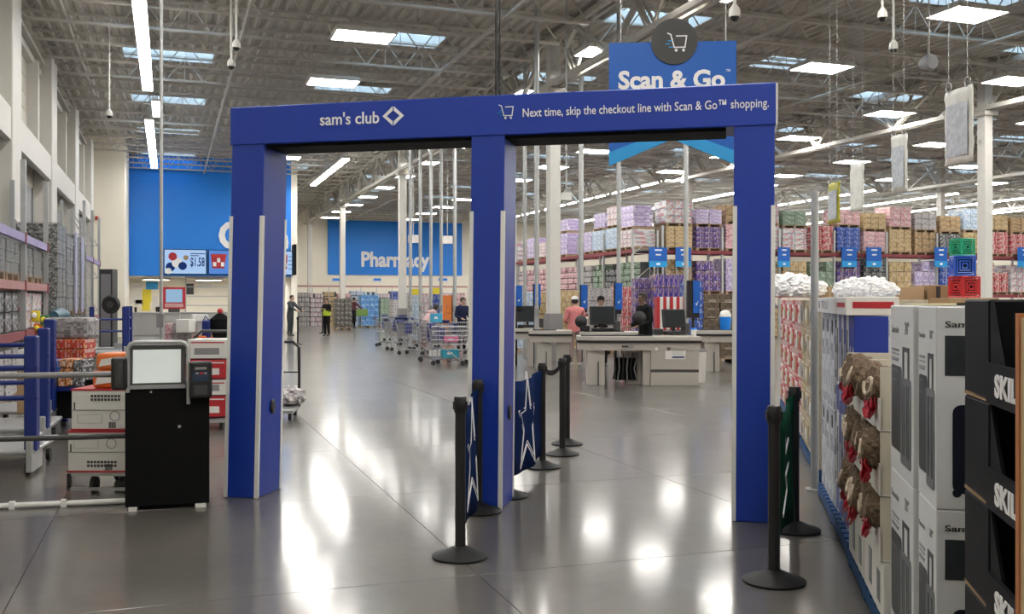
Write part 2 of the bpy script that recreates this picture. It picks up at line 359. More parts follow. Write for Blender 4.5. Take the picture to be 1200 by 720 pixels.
# ================================================================== pharmacy wall
YP = Y1
a = PYp(384, 322, YP); c = PYp(541, 262, YP)
ph = thing('pharmacy_sign', 'wide bright blue panel with white lettering on the far wall', 'sign', (a.x, YP-.12, a.z))
MB().box(0, c.x-a.x, 0, .12, 0, c.z-a.z).build('panel', signblue, ph)
l0 = PYp(423, 312, YP); l1 = PYp(503, 312, YP)
text('lettering', 'Pharmacy', ph, l0.x-a.x, -.01, l0.z-a.z, l1.x-l0.x, lett, height=1.15, depth=.04, bold=.035)
for q, (pa, pb, py) in enumerate(((389, 400, 328), (437, 447, 328), (513, 525, 328))):
    s0 = PYp(pa, py+2.5, YP-.05); s1 = PYp(pb, py-2.5, YP-.05)
    w = s1.x-s0.x; h = s1.z-s0.z
    t = thing('counter_sign', ['left', 'middle', 'right'][q]+' small blue and white counter sign below the big blue panel', 'sign', (s0.x, YP-.06, s0.z), group='small signs under the blue panel')
    MB().box(0, w, 0, .06, 0, h).build('panel', wcard, t); MB().box(.08*w, .92*w, -.01, 0, .25*h, .8*h).build('lettering_band', signblue, t)
# ================================================================== ceiling
ceil = struct(link('ceiling', None)); 
SKY = []
for i in range(-1, 9):
    for j in range(-1, 9):
        y = 19+6.6*j-.55*i+(3.3 if i % 2 else 0); x = 5.75+5.75*i
        if 8 < y < 70: SKY.append((round((x-1.2-X0)/.3)*.3+X0, y-.62))
PITCH = .3
nper = int((X1-X0)/PITCH)+1
xs = []
for q in range(nper):
    x = X0+q*PITCH; xs += [(x, 0), (x+.09, 0), (x+.14, .07), (x+.25, .07)]
xs.append((X0+nper*PITCH, 0))
ys = sorted(set([Y0, Y1]+[y for _, y in SKY]+[y+1.25 for _, y in SKY]))
yy = [ys[0]]
for y in ys[1:]:
    if y-yy[-1] > .005: yy.append(y)
V = []; Fc = []
for y in yy:
    for x, z in xs: V.append((x, y, HC+z))
n = len(xs)
for r in range(len(yy)-1):
    ym = (yy[r]+yy[r+1])/2; hs = [sx for sx, sy in SKY if sy < ym < sy+1.25]
    for q in range(n-1):
        xm = (xs[q][0]+xs[q+1][0])/2
        if any(h < xm < h+2.4 for h in hs): continue
        k = r*n+q; Fc.append((k, k+n, k+n+1, k+1))
me = bpy.data.meshes.new('deck'); me.from_pydata(V, [], Fc); me.materials.append(deckm); link('roof_deck', me, ceil)
# skylights: curb, mullions, panes
glass = mat_film('skylight_glass', (.75, .85, .95), .25, .4, 2, .1)
cm = MB().box(-.06, 2.46, -.06, 0, -.06, .45).box(-.06, 2.46, 1.25, 1.31, -.06, .45).box(-.06, 0, 0, 1.25, -.06, .45).box(2.4, 2.46, 0, 1.25, -.06, .45).mesh('skylight_frame', white)
mm = MB()
for q in (1, 2, 3): mm.box(.6*q-.03, .6*q+.03, 0, 1.25, .3, .4)
mm.box(0, 2.4, .59, .65, .3, .4)
mm = mm.mesh('mullions', steelw); pm = MB().box(0, 2.4, 0, 1.25, .36, .37).mesh('pane', glass)
for x, y in SKY:
    s = link('skylight', cm, ceil, (x, y, HC)); link('mullion', mm, s); link('pane', pm, s)
# open-web joists across, deep girders along the building
def joist():
    L, t, bt = 13.1, HC-.03, HC-.75; b = MB()
    for dy in (-.04, .04):
        b.box(0, L, dy-.025, dy+.025, t-.055, t); b.box(.5, L-.5, dy-.025, dy+.025, bt, bt+.05)
    npn = 12; w = (L-1.0)/npn
    for q in range(npn):
        xa = .5+q*w; b.bar((xa, 0, bt+.03), (xa+w/2, 0, t-.03), .024); b.bar((xa+w/2, 0, t-.03), (xa+w, 0, bt+.03), .024); b.bar((xa+w/2, 0, bt+.03), (xa+w/2, 0, t-.03), .014)
    b.bar((.05, 0, t-.03), (.5, 0, bt+.03), .035); b.bar((L-.05, 0, t-.03), (L-.5, 0, bt+.03), .035)
    return b.mesh('roof_joist', steelw)
jm = joist()
COLX = [9.5, 22.6, 35.7, 48.8]
for q in range(40):
    y = 4.0+1.83*q
    for x in [-3.6]+COLX: link('roof_joist', jm, ceil, (x, y, 0))
def girder():
    L = 16.2; t, bt = HC-.12, 7.15; b = MB()
    for dx in (-.11, .11):
        b.box(dx-.06, dx+.06, 0, L, t-.14, t-.0); b.box(dx-.06, dx+.06, 0, L, bt, bt+.13)
    npn = 4; w = L/npn
    for q in range(npn):
        ya = q*w; b.bar((0, ya+.1, bt+.1) if q else (0, ya, t-.1), (0, ya+w/2, t-.1) if q else (0, ya+w/2, bt+.1), .12, .09)
        b.bar((0, ya+w/2, t-.1) if q else (0, ya+w/2, bt+.1), (0, ya+w, bt+.1) if q else (0, ya+w, bt+.1), .12, .09) if q else b.bar((0, ya+w/2, bt+.1), (0, ya+w, t-.1), .12, .09)
        for dd in (-.12, .12): b.bar((dd, ya+w/2, bt+.1), (dd, ya+w/2+.9, t-.1), .05)
        b.bar((0, ya+w*.25, t-.1), (0, ya+w*.5, bt+.1), .06); b.bar((0, ya+w*.75, t-.1), (0, ya+w*.5, bt+.1), .06)
    return b.mesh('roof_girder', steelw)
gm = girder()
for x in COLX:
    for q in range(5): link('roof_girder', gm, ceil, (x, -8.0+16.2*q+(0), 0))
# sprinkler and conduit pipes
for q, (x, z) in enumerate([(-2.2, 8.0), (1.6, 7.75), (6.9, 7.75), (13, 7.75), (18.5, 7.75), (26, 7.75), (32, 7.75), (41, 7.75)]):
    MB().tube([(x, 0, z), (x, Y1-.1, z)], .04, 8).build('sprinkler_pipe', steelw, ceil, smooth=True)
# columns
bol = mat('column_collar', (.22, .21, .21), .6)
cp = [(9.5, 23.9, 'white steel column behind the checkouts, nearest of its row'), (9.5, 41.5, 'white steel column in front of the blue panel lettering'), (9.5, 57.0, 'slim white steel column left of the blue panel lettering'), (9.5, 71.0, 'farthest slim white column left of the blue panel'),
      (22.6, 22.6, 'white steel column at right edge behind the hanging bags'), (22.6, 40.0, 'white steel column behind the blue hanging chevron sign'), (36.5, 39.3, 'slimmer white column behind stacked light-up ornaments'), (22.6, 57, 'distant white column above the storage racks'), (9.5, 7.5, 'white steel column out past the right displays')]
for n_, (x, y, lb) in enumerate(cp[:8]):
    c_ = link('steel_column', None, None, (x, y, 0)); struct(c_); c_['label'] = lb
    MB().box(-.15, .15, -.15, .15, 0, HC-.2).build('shaft', white, c_, bevel=.012); MB().box(-.19, .19, -.19, .19, 0, 1.25).build('collar', bol, c_); MB().box(-.25, .25, -.25, .25, 7.0, 7.12).build('cap_plate', steelw, c_)
    MB().box(-.17, .17, -.06, .06, 6.2, 6.3).build('bolt_plate', steelw, c_)
# ---- lamps
lampm = mat_lamp('lamp_diffuser', (1.0, .965, .90), LAMP)
stripm = mat_lamp('strip_diffuser', (1.0, .97, .92), LAMP*.55)
hous = MB().box(-.66, .66, -.46, .46, .03, .12).box(-.69, .69, -.49, -.45, 0, .06).box(-.69, .69, .45, .49, 0, .06).box(-.69, -.65, -.45, .45, 0, .06).box(.65, .69, -.45, .45, 0, .06).mesh('housing', white)
diff = MB().box(-.65, .65, -.45, .45, .005, .03).mesh('diffuser', lampm)
hang = MB().tube([(0, 0, .12), (0, 0, 1.0)], .008, 4)
hang = hang.mesh('hanger', steelw)
ZL = 7.55
def highbay(x, y, lb):
    t = thing('high_bay_light', lb, 'light', (x, y, ZL), group='flat high bay lights under the roof')
    link('housing', hous, t); link('diffuser', diff, t); [link('hanger', hang, t, (sx, 0, 0)) for sx in (-.55, .55)]
for i in range(0, 9):
    for j in range(-6, 12):  # rows behind the camera are unseen, added for frontal light on near things
        y = 17.1+4.95*j-.45*i; x = 4.1+5.85*i+.02*(y-20)
        if y < -12 or y > 75.5 or x > 58: continue
        if x > 20 and y > 43: continue
        if abs(y-YC) < 99 and x < XR+.8 and y > YC-3: continue
        highbay(x, y, 'flat rectangular high bay light, %s in the %s row from the left wall' % (ORD[j+6], ORD[i]))
sl = 2.4
shm = MB().box(-.14, .14, 0, sl, .05, .13).mesh('housing', white); sdm = MB().box(-.13, .13, .01, sl-.01, 0, .05).mesh('diffuser', stripm)
sh2 = MB().tube([(0, 0, .13), (0, 0, 1.05)], .008, 4).mesh('hanger', steelw)
sdf = MB().box(-.13, .13, .01, sl-.01, 0, .05).mesh('diffuser', mat_lamp('far_strip_diffuser', (1.0, .97, .92), LAMP*1.15))
def strip(x, ya, yb, z, lb):
    k = 0; y = ya
    while y+sl < yb:
        t = thing('strip_light', '%s, %s from near end' % (lb, ORD[k % 20]), 'light', (x, y, z), group=lb)
        link('housing', shm, t); link('diffuser', sdm if x < 2 else sdf, t); [link('hanger', sh2, t, (0, yy_, 0)) for yy_ in (.3, sl-.3)]; y += sl+.06; k += 1
strip(-.56, -4.9, 31.0, 7.5, 'bright strip light in the long row over the left aisle')  # row carried on unseen behind the camera, added for more frontal light
strip(-.35, 31.2, 33.8, 7.5, 'short strip light stepping right after the long left row')
strip(-.62, 34.5, 47.3, 7.5, 'strip light in the far pair above the blue food wall')
strip(6.9, 40.5, 52, 7.4, 'strip light in the row beside the pharmacy girder')
for x, lb in ((23.7, 'first'), (30, 'second'), (36.5, 'third'), (42, 'fourth'), (47.7, 'fifth'), (54, 'sixth')):
    strip(x, 44, 72, 7.6, 'strip light in the %s row above the storage racks' % lb)
kdiff = MB().box(-.6, .6, -.3, .3, .005, .03).mesh('diffuser', stripm)
for q in range(3): 
    t = thing('kitchen_light', ['left', 'middle', 'right'][q]+' flat light in the ceiling of the food kitchen', 'light', (XL+1.3+q*2.5, YC+2.2, zb-.16), group='kitchen ceiling lights'); link('housing', hous, t); link('diffuser', kdiff, t)
# ---- dome cameras on stems
def domecam(px, py, z, lb, r=.09):
    D = F*(z-EYE)/(HZ-py); w = cam2w((px-600)/F*D, D, z)
    t = thing('dome_camera', lb, 'camera', w, group='dome cameras hanging from the roof')
    MB().tube([(0, 0, .1), (0, 0, HC-z)], .022, 8).build('stem', white, t, smooth=True)
    MB().lathe([(r*.35, .16), (r*.9, .1), (r, .03), (r, 0)][::-1], n=14).build('cover', white, t, smooth=True)
    MB().sphere((0, 0, 0), r*.78, 12, 8).build('dome', black, t, smooth=True)
domecam(277, 56, 6.4, 'white dome camera on the shorter stem above the left gate post', .08); domecam(271, 78, 6.2, 'white dome camera on the longer stem above the left gate post', .08)
domecam(128, 136, 6.0, 'white dome camera on a long stem near the left wall', .08); domecam(861, 20, 5.2, 'large white dome camera above the scan sign', .075)
domecam(1034, 21, 6.2, 'small white dome camera on a stem at top right', .08); domecam(1047, 58, 6.0, 'small white dome camera lower on a stem at top right', .08)
# round speaker under the roof
sp = thing('round_speaker', 'grey round speaker under the girder at top right', 'speaker', P(1093, 72, 19)); MB().lathe([(.14, 0), (.17, .1), (.12, .25)], n=16, axis='y').build('horn', grey, sp, smooth=True); MB().tube([(0, .1, .1), (0, .1, 8.5-sp.location.z)], .015, 6).build('stem', steelw, sp)
# ================================================================== entry gate
GV = 7.27; GD = .42; GZ = 2.86; GT = 3.16
g0 = G(0, GV); gate = thing('entry_gate', 'royal blue entry gate of three posts and a lettered beam', 'gate', (g0.x, g0.y, 0), RG)
sens = MB().lathe([(.032, 0), (.038, .008), (.028, .02)], n=14, axis='x')
for vv in sens.bm.verts: vv.co.z *= 1.7
sensm = sens.mesh('sensor', black, smooth=True)
strip_m = {}
def post(u0, u1, lean, nm):
    b = MB().hexa([(u0, 0, 0), (u1, 0, 0), (u1, GD, 0), (u0, GD, 0), (u0+lean, 0, GZ), (u1+lean, 0, GZ), (u1+lean, GD, GZ), (u0+lean, GD, GZ)])
    o = b.build('post', gateblue, gate, bevel=.006)
    for (ux, vy) in ((u0, 0), (u1, 0), (u1, GD), (u0, GD)):
        s1 = 1 if ux == u1 else -1; s2 = 1 if vy else -1; h = 2.28; l = lean*h/GZ
        a0, a1 = sorted((ux+s1*.006, ux-s1*.024)); c0, c1 = sorted((vy+s2*.006, vy-s2*.024))
        MB().hexa([(a0, c0, .004), (a1, c0, .004), (a1, c1, .004), (a0, c1, .004), (a0+l, c0, h), (a1+l, c0, h), (a1+l, c1, h), (a0+l, c1, h)]).build('edge_guard', guard, o)
    z = .72; l = lean*z/GZ
    link('sensor', sensm, o, (u1+l, GD*.55, z))
    return o
post(-4.0, -3.716, .065, 'left'); post(-1.96, -1.698, .03, 'mid'); post(.02, .305, .012, 'right')
bu0, bu1 = -3.945, .325
beam = MB().box(bu0, bu1, -.012, GD+.012, GZ-.005, GT).build('beam', gateblue2, gate, bevel=.006)
MB().box(bu1, bu1+.012, -.006, GD, GZ, GT-.004).build('end_cap', guard, beam)
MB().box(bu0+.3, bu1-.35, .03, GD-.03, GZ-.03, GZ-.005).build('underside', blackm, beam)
bz = 2.985
text('lettering', "sam's club", beam, -3.165, -.014, bz, .494, lett, height=.096, bold=.012)
dm = MB()
dx, dz, r, w = -2.555, bz+.05, .075, .028
for s in (-1, 1):
    for q in (-1, 1):
        dm.prism([(dx+s*.005, dz+q*r), (dx+s*.005, dz+q*(r-w*1.25)), (dx+s*(r-w*1.2+.012), dz), (dx+s*(r+.012), dz)], -.018, -.013)
dm.build('emblem', lett, beam)
def cart_icon(u, z, s, parent, m, y=-.018, lines=True):
    b = MB(); t = .09*s
    def st(a, c): b.bar((u+a[0]*s, y, z+a[1]*s), (u+c[0]*s, y, z+c[1]*s), .006, t, up=(0,0,1)) 
    pts = [(-.62, .62), (-.42, .52), (-.18, -.36), (.55, -.36), (.66, .42), (-.02, .42)]
    for a, c in zip(pts, pts[1:]):
        d = Vector((c[0]-a[0], c[1]-a[1])).normalized()*.04; b.prism([(u+(a[0]-d.y-d.x)*s, z+(a[1]+d.x-d.y)*s), (u+(a[0]+d.y-d.x)*s, z+(a[1]-d.x-d.y)*s), (u+(c[0]+d.y+d.x)*s, z+(c[1]-d.x+d.y)*s), (u+(c[0]-d.y+d.x)*s, z+(c[1]+d.x+d.y)*s)], y-.002, y+.003)
    for cx in (-.05, .45): b.lathe([(.1*s, -.002), (.1*s, .003)], (u+cx*s, y, z-.56*s), 12, axis='y')
    o = b.build('cart_emblem', m, parent)
    if lines:
        b = MB()
        for k, (x0, zz) in enumerate(((-.62, .1), (-.78, -.12), (-.55, -.34))): b.box(u+x0*s, u+(x0+.32)*s, y-.002, y+.003, z+(zz-.03)*s, z+(zz+.03)*s)
        b.build('speed_lines', signcy, parent)
cart_icon(-1.655, 3.03, .085, beam, lett)
text('lettering', 'Next time, skip the checkout line with Scan & Go™ shopping.', beam, -1.525, -.014, 2.985, 1.80, lett, height=.066, bold=.004)
# cable from the beam up to the roof
pcw = G(-1.77, GV+.2); pcb = thing('power_cable', 'black power cable running from the gate beam up to the roof', 'cable', (pcw.x, pcw.y, 0), RG); MB().tube([(-.01, 0, GT), (-.01, 0, 7.9)], .012, 6).build('thick_cable', black, pcb); MB().tube([(.012, .02, GT), (.015, .04, 7.9)], .008, 6).build('thin_cable', black, pcb)
# ================================================================== hanging scan sign
sg = P(788, 120, 12.2); sD = 12.2; k = sD/F
sgn = thing('hanging_sign', 'blue hanging sign with white lettering, dark cart disc and light blue chevron', 'sign', (sg.x, sg.y, 0), RC+math.radians(-4))
zz = lambda py: EYE+(HZ-py)*k
xx = lambda px: (px-788)*k
MB().prism([(xx(714), zz(49)), (xx(862), zz(49)), (xx(862), zz(190)), (xx(788), zz(158)), (xx(714), zz(190))], 0, .03).build('panel', scanblue, sgn)
MB().prism([(xx(714), zz(178)), (xx(788), zz(150)), (xx(862), zz(178)), (xx(862), zz(194)), (xx(788), zz(163)), (xx(714), zz(194))], -.006, .034).build('chevron', signcy, sgn)
MB().lathe([(27*k, -.02), (27*k, .05)], (xx(790), 0, zz(49)), 32, axis='y').build('disc', mat('disc_grey', (.035, .035, .035), .5), sgn)
cart_icon(xx(793), zz(50), 17*k, sgn, lett, y=-.025)
text('lettering', 'Scan & Go', sgn, xx(725), -.002, zz(103), 124*k, lett, height=21*k, bold=.035)
text('trademark', '™', sgn, xx(850), -.002, zz(87), 5*k, lett)
for q in (-60, 62): MB().tube([(q*k, .015, zz(49)), (q*k, .015, HC)], .006, 5).build('hanging_wire', galv, sgn)
# ================================================================== stanchions
pm_ = MB().tube([(0,0,.03), (0,0,.98)], .033, 14).mesh('pole', black, smooth=True)
bm_ = MB().lathe([(.175, 0), (.178, .012), (.16, .022), (.10, .04), (.05, .065), (.035, .07)], n=32).mesh('base', mat('stanchion_base', (.010, .010, .0105), .5, var=.2, spec=.2), smooth=True)
hm_ = MB().lathe([(.036, .90), (.04, .905), (.04, .99), (.034, 1.0)], n=14).box(-.045, .045, -.02, .02, .92, .97).mesh('belt_head', black, smooth=True)
def stan(px, py, lb):
    w = PG(px, py); t = thing('stanchion', lb, 'stanchion', w, RC, 'black belt stanchions'); link('pole', pm_, t); link('base', bm_, t); link('belt_head', hm_, t); return w
S1 = stan(539.5, 653, 'nearest black stanchion in front of the middle gate post'); S2 = stan(560.5, 600, 'black stanchion just left of the middle gate post')
S3 = stan(594, 582, 'black stanchion hidden behind the middle gate post'); S4 = stan(635.5, 548, 'black stanchion at the right end of the star banner'); S5 = stan(659, 533, 'black stanchion right of the star banner, nearer of two'); S6 = stan(664.5, 521, 'black stanchion right of the star banner, farther of two')
S7 = stan(907, 682, 'nearest black stanchion in front of the right gate post'); S8 = stan(931, 622, 'black stanchion behind the green banner by the displays')
def banner(A, B, m, name, lb, z0, z1, star, sag=.03):
    A = Vector((A.x, A.y)); B = Vector((B.x, B.y)); d = B-A; L = d.length-.09; ang = math.atan2(d.y, d.x); o0 = A+d.normalized()*.045
    t = thing(name, lb, 'banner', (o0.x, o0.y, 0), ang)
    b = MB(); n = 16; vs = []
    wob = lambda q, h: .02*math.sin(q*7+h*2)+.012*math.sin(q*17)
    for i in range(n+1):
        q = i/n; row = []
        for j in range(7):
            h = j/6; row.append(b.bm.verts.new((q*L, wob(q, h), z0+(z1-z0)*h-sag*math.sin(math.pi*q)*(1 if j in (0, 6) else .8))))
        vs.append(row)
    for i in range(n):
        for j in range(6): b._f([vs[i][j], vs[i+1][j], vs[i+1][j+1], vs[i][j+1]])
    o = b.build('cloth', m, t, smooth=True); md = o.modifiers.new('thick', 'SOLIDIFY'); md.thickness = .006; md.offset = 0
    if star:
        for k, (R0, m2, w) in enumerate(star):
            pts = []
            for q in range(10):
                rr = R0 if q % 2 == 0 else R0*.4
                pts.append((L/2+rr*math.sin(math.pi*q/5)*.9, (z0+z1)/2-.02+rr*math.cos(math.pi*q/5)*1.15))
            for side in (-1, 1):
                sb = MB()
                for q in range(10):
                    a, c = pts[q], pts[(q+1) % 10]
                    f = lambda p: Vector((p[0], wob(p[0]/L, (p[1]-z0)/(z1-z0))+side*.006, p[1]))
                    sb.bar(f(a), f(c), .005, w, up=(0, 0, 1) if abs(a[0]-c[0]) > .02 else (1, 0, 0))
                sb.build('star_outline', m2, t)
    return t
banner(S1, S2, navy, 'star_banner', 'navy cloth banner with white star lines left of the middle post', .14, .93, [(.36, lett, .010), (.30, lett, .006)])
banner(S3, S4, navy, 'star_banner', 'navy cloth banner with white star outline right of the middle post', .13, .93, [(.40, lett, .011), (.33, lett, .006)])
gb = banner(S7, S8, mat('banner_green', (.006, .045, .025), .9, var=.3, scale=8, spec=.05), 'green_banner', 'dark green cloth banner with white lines between the right stanchions', .2, .95, None)
b = MB(); L = (S8-S7).length-.1
pp = [(.2, .3), (.35, .42), (.3, .52), (.5, .6), (.42, .72), (.3, .66), (.28, .8)]
for side in (-1, 1):
    for (a, c), (d, e) in zip(pp, pp[1:]): b.bar((a*L/.7*.9, side*.016, c), (d*L/.7*.9, side*.016, e), .006, .025, up=(0, 0, 1))
b.build('white_line', lett, gb)
def belt(A, B, lb, sag):
    d = B-A; n = 10; b = MB(); pts = [Vector((A.x, A.y, .945))+Vector((d.x*i/n, d.y*i/n, -sag*math.sin(math.pi*i/n))) for i in range(n+1)]
    for a, c in zip(pts, pts[1:]): b.bar(a, c, .004, .05)
    tag(b.build('stanchion_belt', blackm), lb, 'belt')
belt(S4, S5, 'black sagging belt between stanchions beyond the star banner', .07)
# ================================================================== kiosk
kw = PG(196.5, 597); kio = thing('scan_kiosk', 'black self-service scanning kiosk with a tilted touch screen', 'kiosk', kw, RC+math.radians(17))
kb = MB().box(-.305, .305, 0, .42, .03, .955).build('cabinet', blackm, kio, bevel=.006)
MB().lathe([(.012, -.008), (.012, 0)], (.085, 0, .63), 10, axis='y').build('lock', steel, kb); MB().lathe([(.008, -.006), (.008, 0)], (-.12, 0, .9), 10, axis='y').build('lock', steel, kb)
MB().box(-.28, -.22, -.012, .04, 0, .03).build('foot', guard, kio); MB().box(.2, .28, -.012, .04, 0, .03).build('foot', guard, kio)
sc_ = MB()
sc_.box(-.21, .2, -.03, .03, 0, .34); so = sc_.build('screen', dark, kio, bevel=.012, seg=2); so.location = (-.07, .02, .92); so.rotation_euler = (math.radians(-8), 0, 0)
MB().box(-.18, .165, -.034, -.028, .045, .30).build('display', mat('screen_glass', (.62, .67, .66), .25, var=.05, emit=(.7, .75, .72), es=.12), so)
MB().box(-.21, .2, -.036, -.03, .0, .03).build('bezel', grey, so)
MB().tube([(-.285, .0, .90), (-.285, 0, 1.235), (-.265, 0, 1.268), (-.235, 0, 1.28), (.10, 0, 1.28), (.13, 0, 1.268), (.15, 0, 1.235), (.15, 0, .80)], .016, 10).build('guard_hoop', galv, kio, smooth=True)
sw = MB().box(-.40, -.285, -.06, .03, .925, 1.17).build('scanner_cradle', black, kio, bevel=.02, seg=3)
MB().tube([(-.345, -.075, .97), (-.345, -.08, 1.06), (-.345, -.075, 1.13)], [.018, .025, .03], 10).build('hand_scanner', dark, sw, smooth=True)
MB().box(-.375, -.315, -.064, -.06, .945, 1.15).build('cradle_slot', dark, sw)
pt = MB().box(.16, .325, -.10, .0, .85, 1.13).build('card_terminal', black, kio, bevel=.018, seg=3)
MB().box(.185, .30, -.104, -.1, .98, 1.06).build('terminal_screen', mat('terminal_glass', (.03, .05, .09), .15), pt)
MB().box(.195, .29, -.106, -.1, .88, .95).build('keypad', dark, pt); MB().box(.2, .285, -.115, -.1, 1.07, 1.09).build('card_slot', grey, pt)
for q in range(3): MB().box(.205+q*.03, .228+q*.03, -.11, -.1, 1.035, 1.05).build('key', [grey, red, grey][q], pt)
# barrier rails left of the kiosk
rA = G(0, 0); 
def railpt(px, py, D): return P(px, py, D)
bt = thing('barrier_rail', 'three-rail barrier of grey and white tubes left of the kiosk', 'barrier', (0, 0, 0))
eA, eB = PG(-160, 604), PG(149, 591)
for z, r, m, nm in ((1.02, .024, grey, 'top_rail'), (.535, .02, dark, 'middle_rail'), (.025, .022, guard, 'floor_rail')): MB().tube([(eA.x, eA.y, z), (eB.x, eB.y, z)], r, 10).build(nm, m, bt, smooth=True)
MB().tube([(eA.x, eA.y, 0), (eA.x, eA.y, 1.05)], .03, 10).build('end_post', galv, bt, smooth=True)
for q in (.55, .75): 
    p_ = eA.lerp(eB, q); MB().box(p_.x-.02, p_.x+.02, p_.y-.03, p_.y+.03, 0, .055).build('floor_clip', guard, bt)
# ================================================================== flat cart with cases beside the kiosk
fw = PG(122, 578)
fc = thing('flat_cart', 'low platform cart on castors under the white cases', 'cart', fw, RC)
MB().box(-.3, .42, 0, .7, .14, .17).build('platform', galv, fc); MB().box(-.3, .42, -.01, .01, .02, .045).build('lower_bar', galv, fc)
for x in (-.29, .41): MB().box(x-.015, x+.015, -.01, .02, .02, .16).build('corner_post', galv if x > 0 else black, fc)
cw_ = MB().lathe([(.06, -.02), (.06, .02)], n=14, axis='x').mesh('castor', rubber, smooth=True)
for x in (-.12, .12, .34):
    for y in (.1, .6): link('castor', cw_, fc, (x, y, .06))
def redcase(z, lb, dx):
    t = thing('produce_case', lb, 'carton', (fw.x, fw.y, z), RC, 'white cases with red edges beside the kiosk')
    w0, w1, h = -.30+dx, .42+dx, .345
    MB().box(w0, w1, 0, .6, .012, h-.012).build('body', wcard, t, bevel=.004)
    MB().box(w0-.006, w1+.006, -.006, .606, 0, .014).build('bottom_edge', red, t); MB().box(w0-.006, w1+.006, -.006, .606, h-.014, h).build('top_edge', red, t)
    MB().box(w0-.002, w1, -.004, 0, h*.48, h*.5).build('lid_seam', grey, t)
    for q in range(2): 
        for r_ in range(9): MB().box(w0+.16+r_*.028, w0+.18+r_*.028, -.004, 0, h*(.80 if z > .4 else .22)-q*.03, h*(.80 if z > .4 else .22)-q*.03+.02).build('print_mark', dark, t)
    MB().box(w0+.05, w0+.25, -.003, 0, .06+ (0 if z>.4 else .14), .062+(0 if z>.4 else .14)).box(w0+.05, w0+.25, -.003, 0, .13+(0 if z>.4 else .14), .132+(0 if z>.4 else .14)).box(w0+.05, w0+.052, -.003, 0, .06+(0 if z>.4 else .14), .13+(0 if z>.4 else .14)).box(w0+.25, w0+.252, -.003, 0, .06+(0 if z>.4 else .14), .13+(0 if z>.4 else .14)).build('print_frame', grey, t)
    ring = MB(); n = 20
    for q in range(n):
        a0, a1 = 2*math.pi*q/n, 2*math.pi*(q+1)/n; zc = .12 if z > .4 else .24
        ring.bar((w0+.36+.04*math.cos(a0), -.002, zc+.04*math.sin(a0)), (w0+.36+.04*math.cos(a1), -.002, zc+.04*math.sin(a1)), .003, .006)
    ring.build('print_ring', grey, t)
    for q in range(5): MB().box(w0+.31+q*.012, w0+.318+q*.012, -.003, 0, .02, .07).build('barcode_bar', dark, t)
    MB().box(w0+.02, w0+.03, -.004, 0, h*.5, h*.68).build('hand_hole', dark, t)
redcase(.17, 'lower white case with red edges on the cart beside the kiosk', 0); redcase(.518, 'upper white case with red edges on the cart beside the kiosk', .03)
for q, (x, z, w, h, lb) in enumerate(((.10, .865, .34, .15, 'lower'), (.12, 1.016, .32, .14, 'upper'))):
    t = thing('orange_pack', lb+' orange and white multipack on top of the white cases', 'package', cam2w(0, 0)+fw+Vector((0, 0, z)), RC, 'orange packs on the white cases')
    MB().box(x-w/2-.05, x+w/2, .04, .34, 0, h).build('wrap', orange, t, bevel=.03, seg=3)
    MB().prism([(x-w/2-.02, .03), (x-.05, .05), (x-.03, h-.03), (x-w/2+.0, h-.05)], .032, .04).build('print_panel', wcard, t)
    MB().prism([(x, .04), (x+.08, .03), (x+.1, h-.06), (x+.02, h-.03)], .032, .04).build('print_patch', mat('maroon', (.2, .02, .02)), t)
# ================================================================== right-hand displays (gate frame)
def gthing(name, lb, cat, u, v, z, group=None, drz=0): return thing(name, lb, cat, G(u, v, z), RG+drz, group)
def pallet(u, v, w, d, lb, m=palblue):
    t = gthing('shipping_pallet', lb, 'pallet', u, v, 0, 'pallets under the right displays')
    n = int(d/.14)
    for q in range(n): MB().box(0, w, q*d/n, q*d/n+.1, .085, .105).build('deck_board', m, t)
    for q in range(3): MB().box(q*(w-.1)/2, q*(w-.1)/2+.1, 0, d, .02, .085).build('stringer', m, t)
    for q in range(3): MB().box(0, w, q*(d-.1)/2, q*(d-.1)/2+.1, 0, .02).build('bottom_board', m, t)
UF = .73
pallet(UF-.02, 2.15, 1.1, 1.22, 'blue painted pallet under the black tool trays'); pallet(UF-.02, 3.78, 1.1, 1.0, 'blue painted pallet under the suitcase cartons')
pallet(UF-.03, 4.84, 1.1, 1.42, 'blue painted pallet under the fur throw trays'); pallet(UF-.02, 6.35, 1.1, 2.1, 'blue painted pallet under the blue and white cartons')
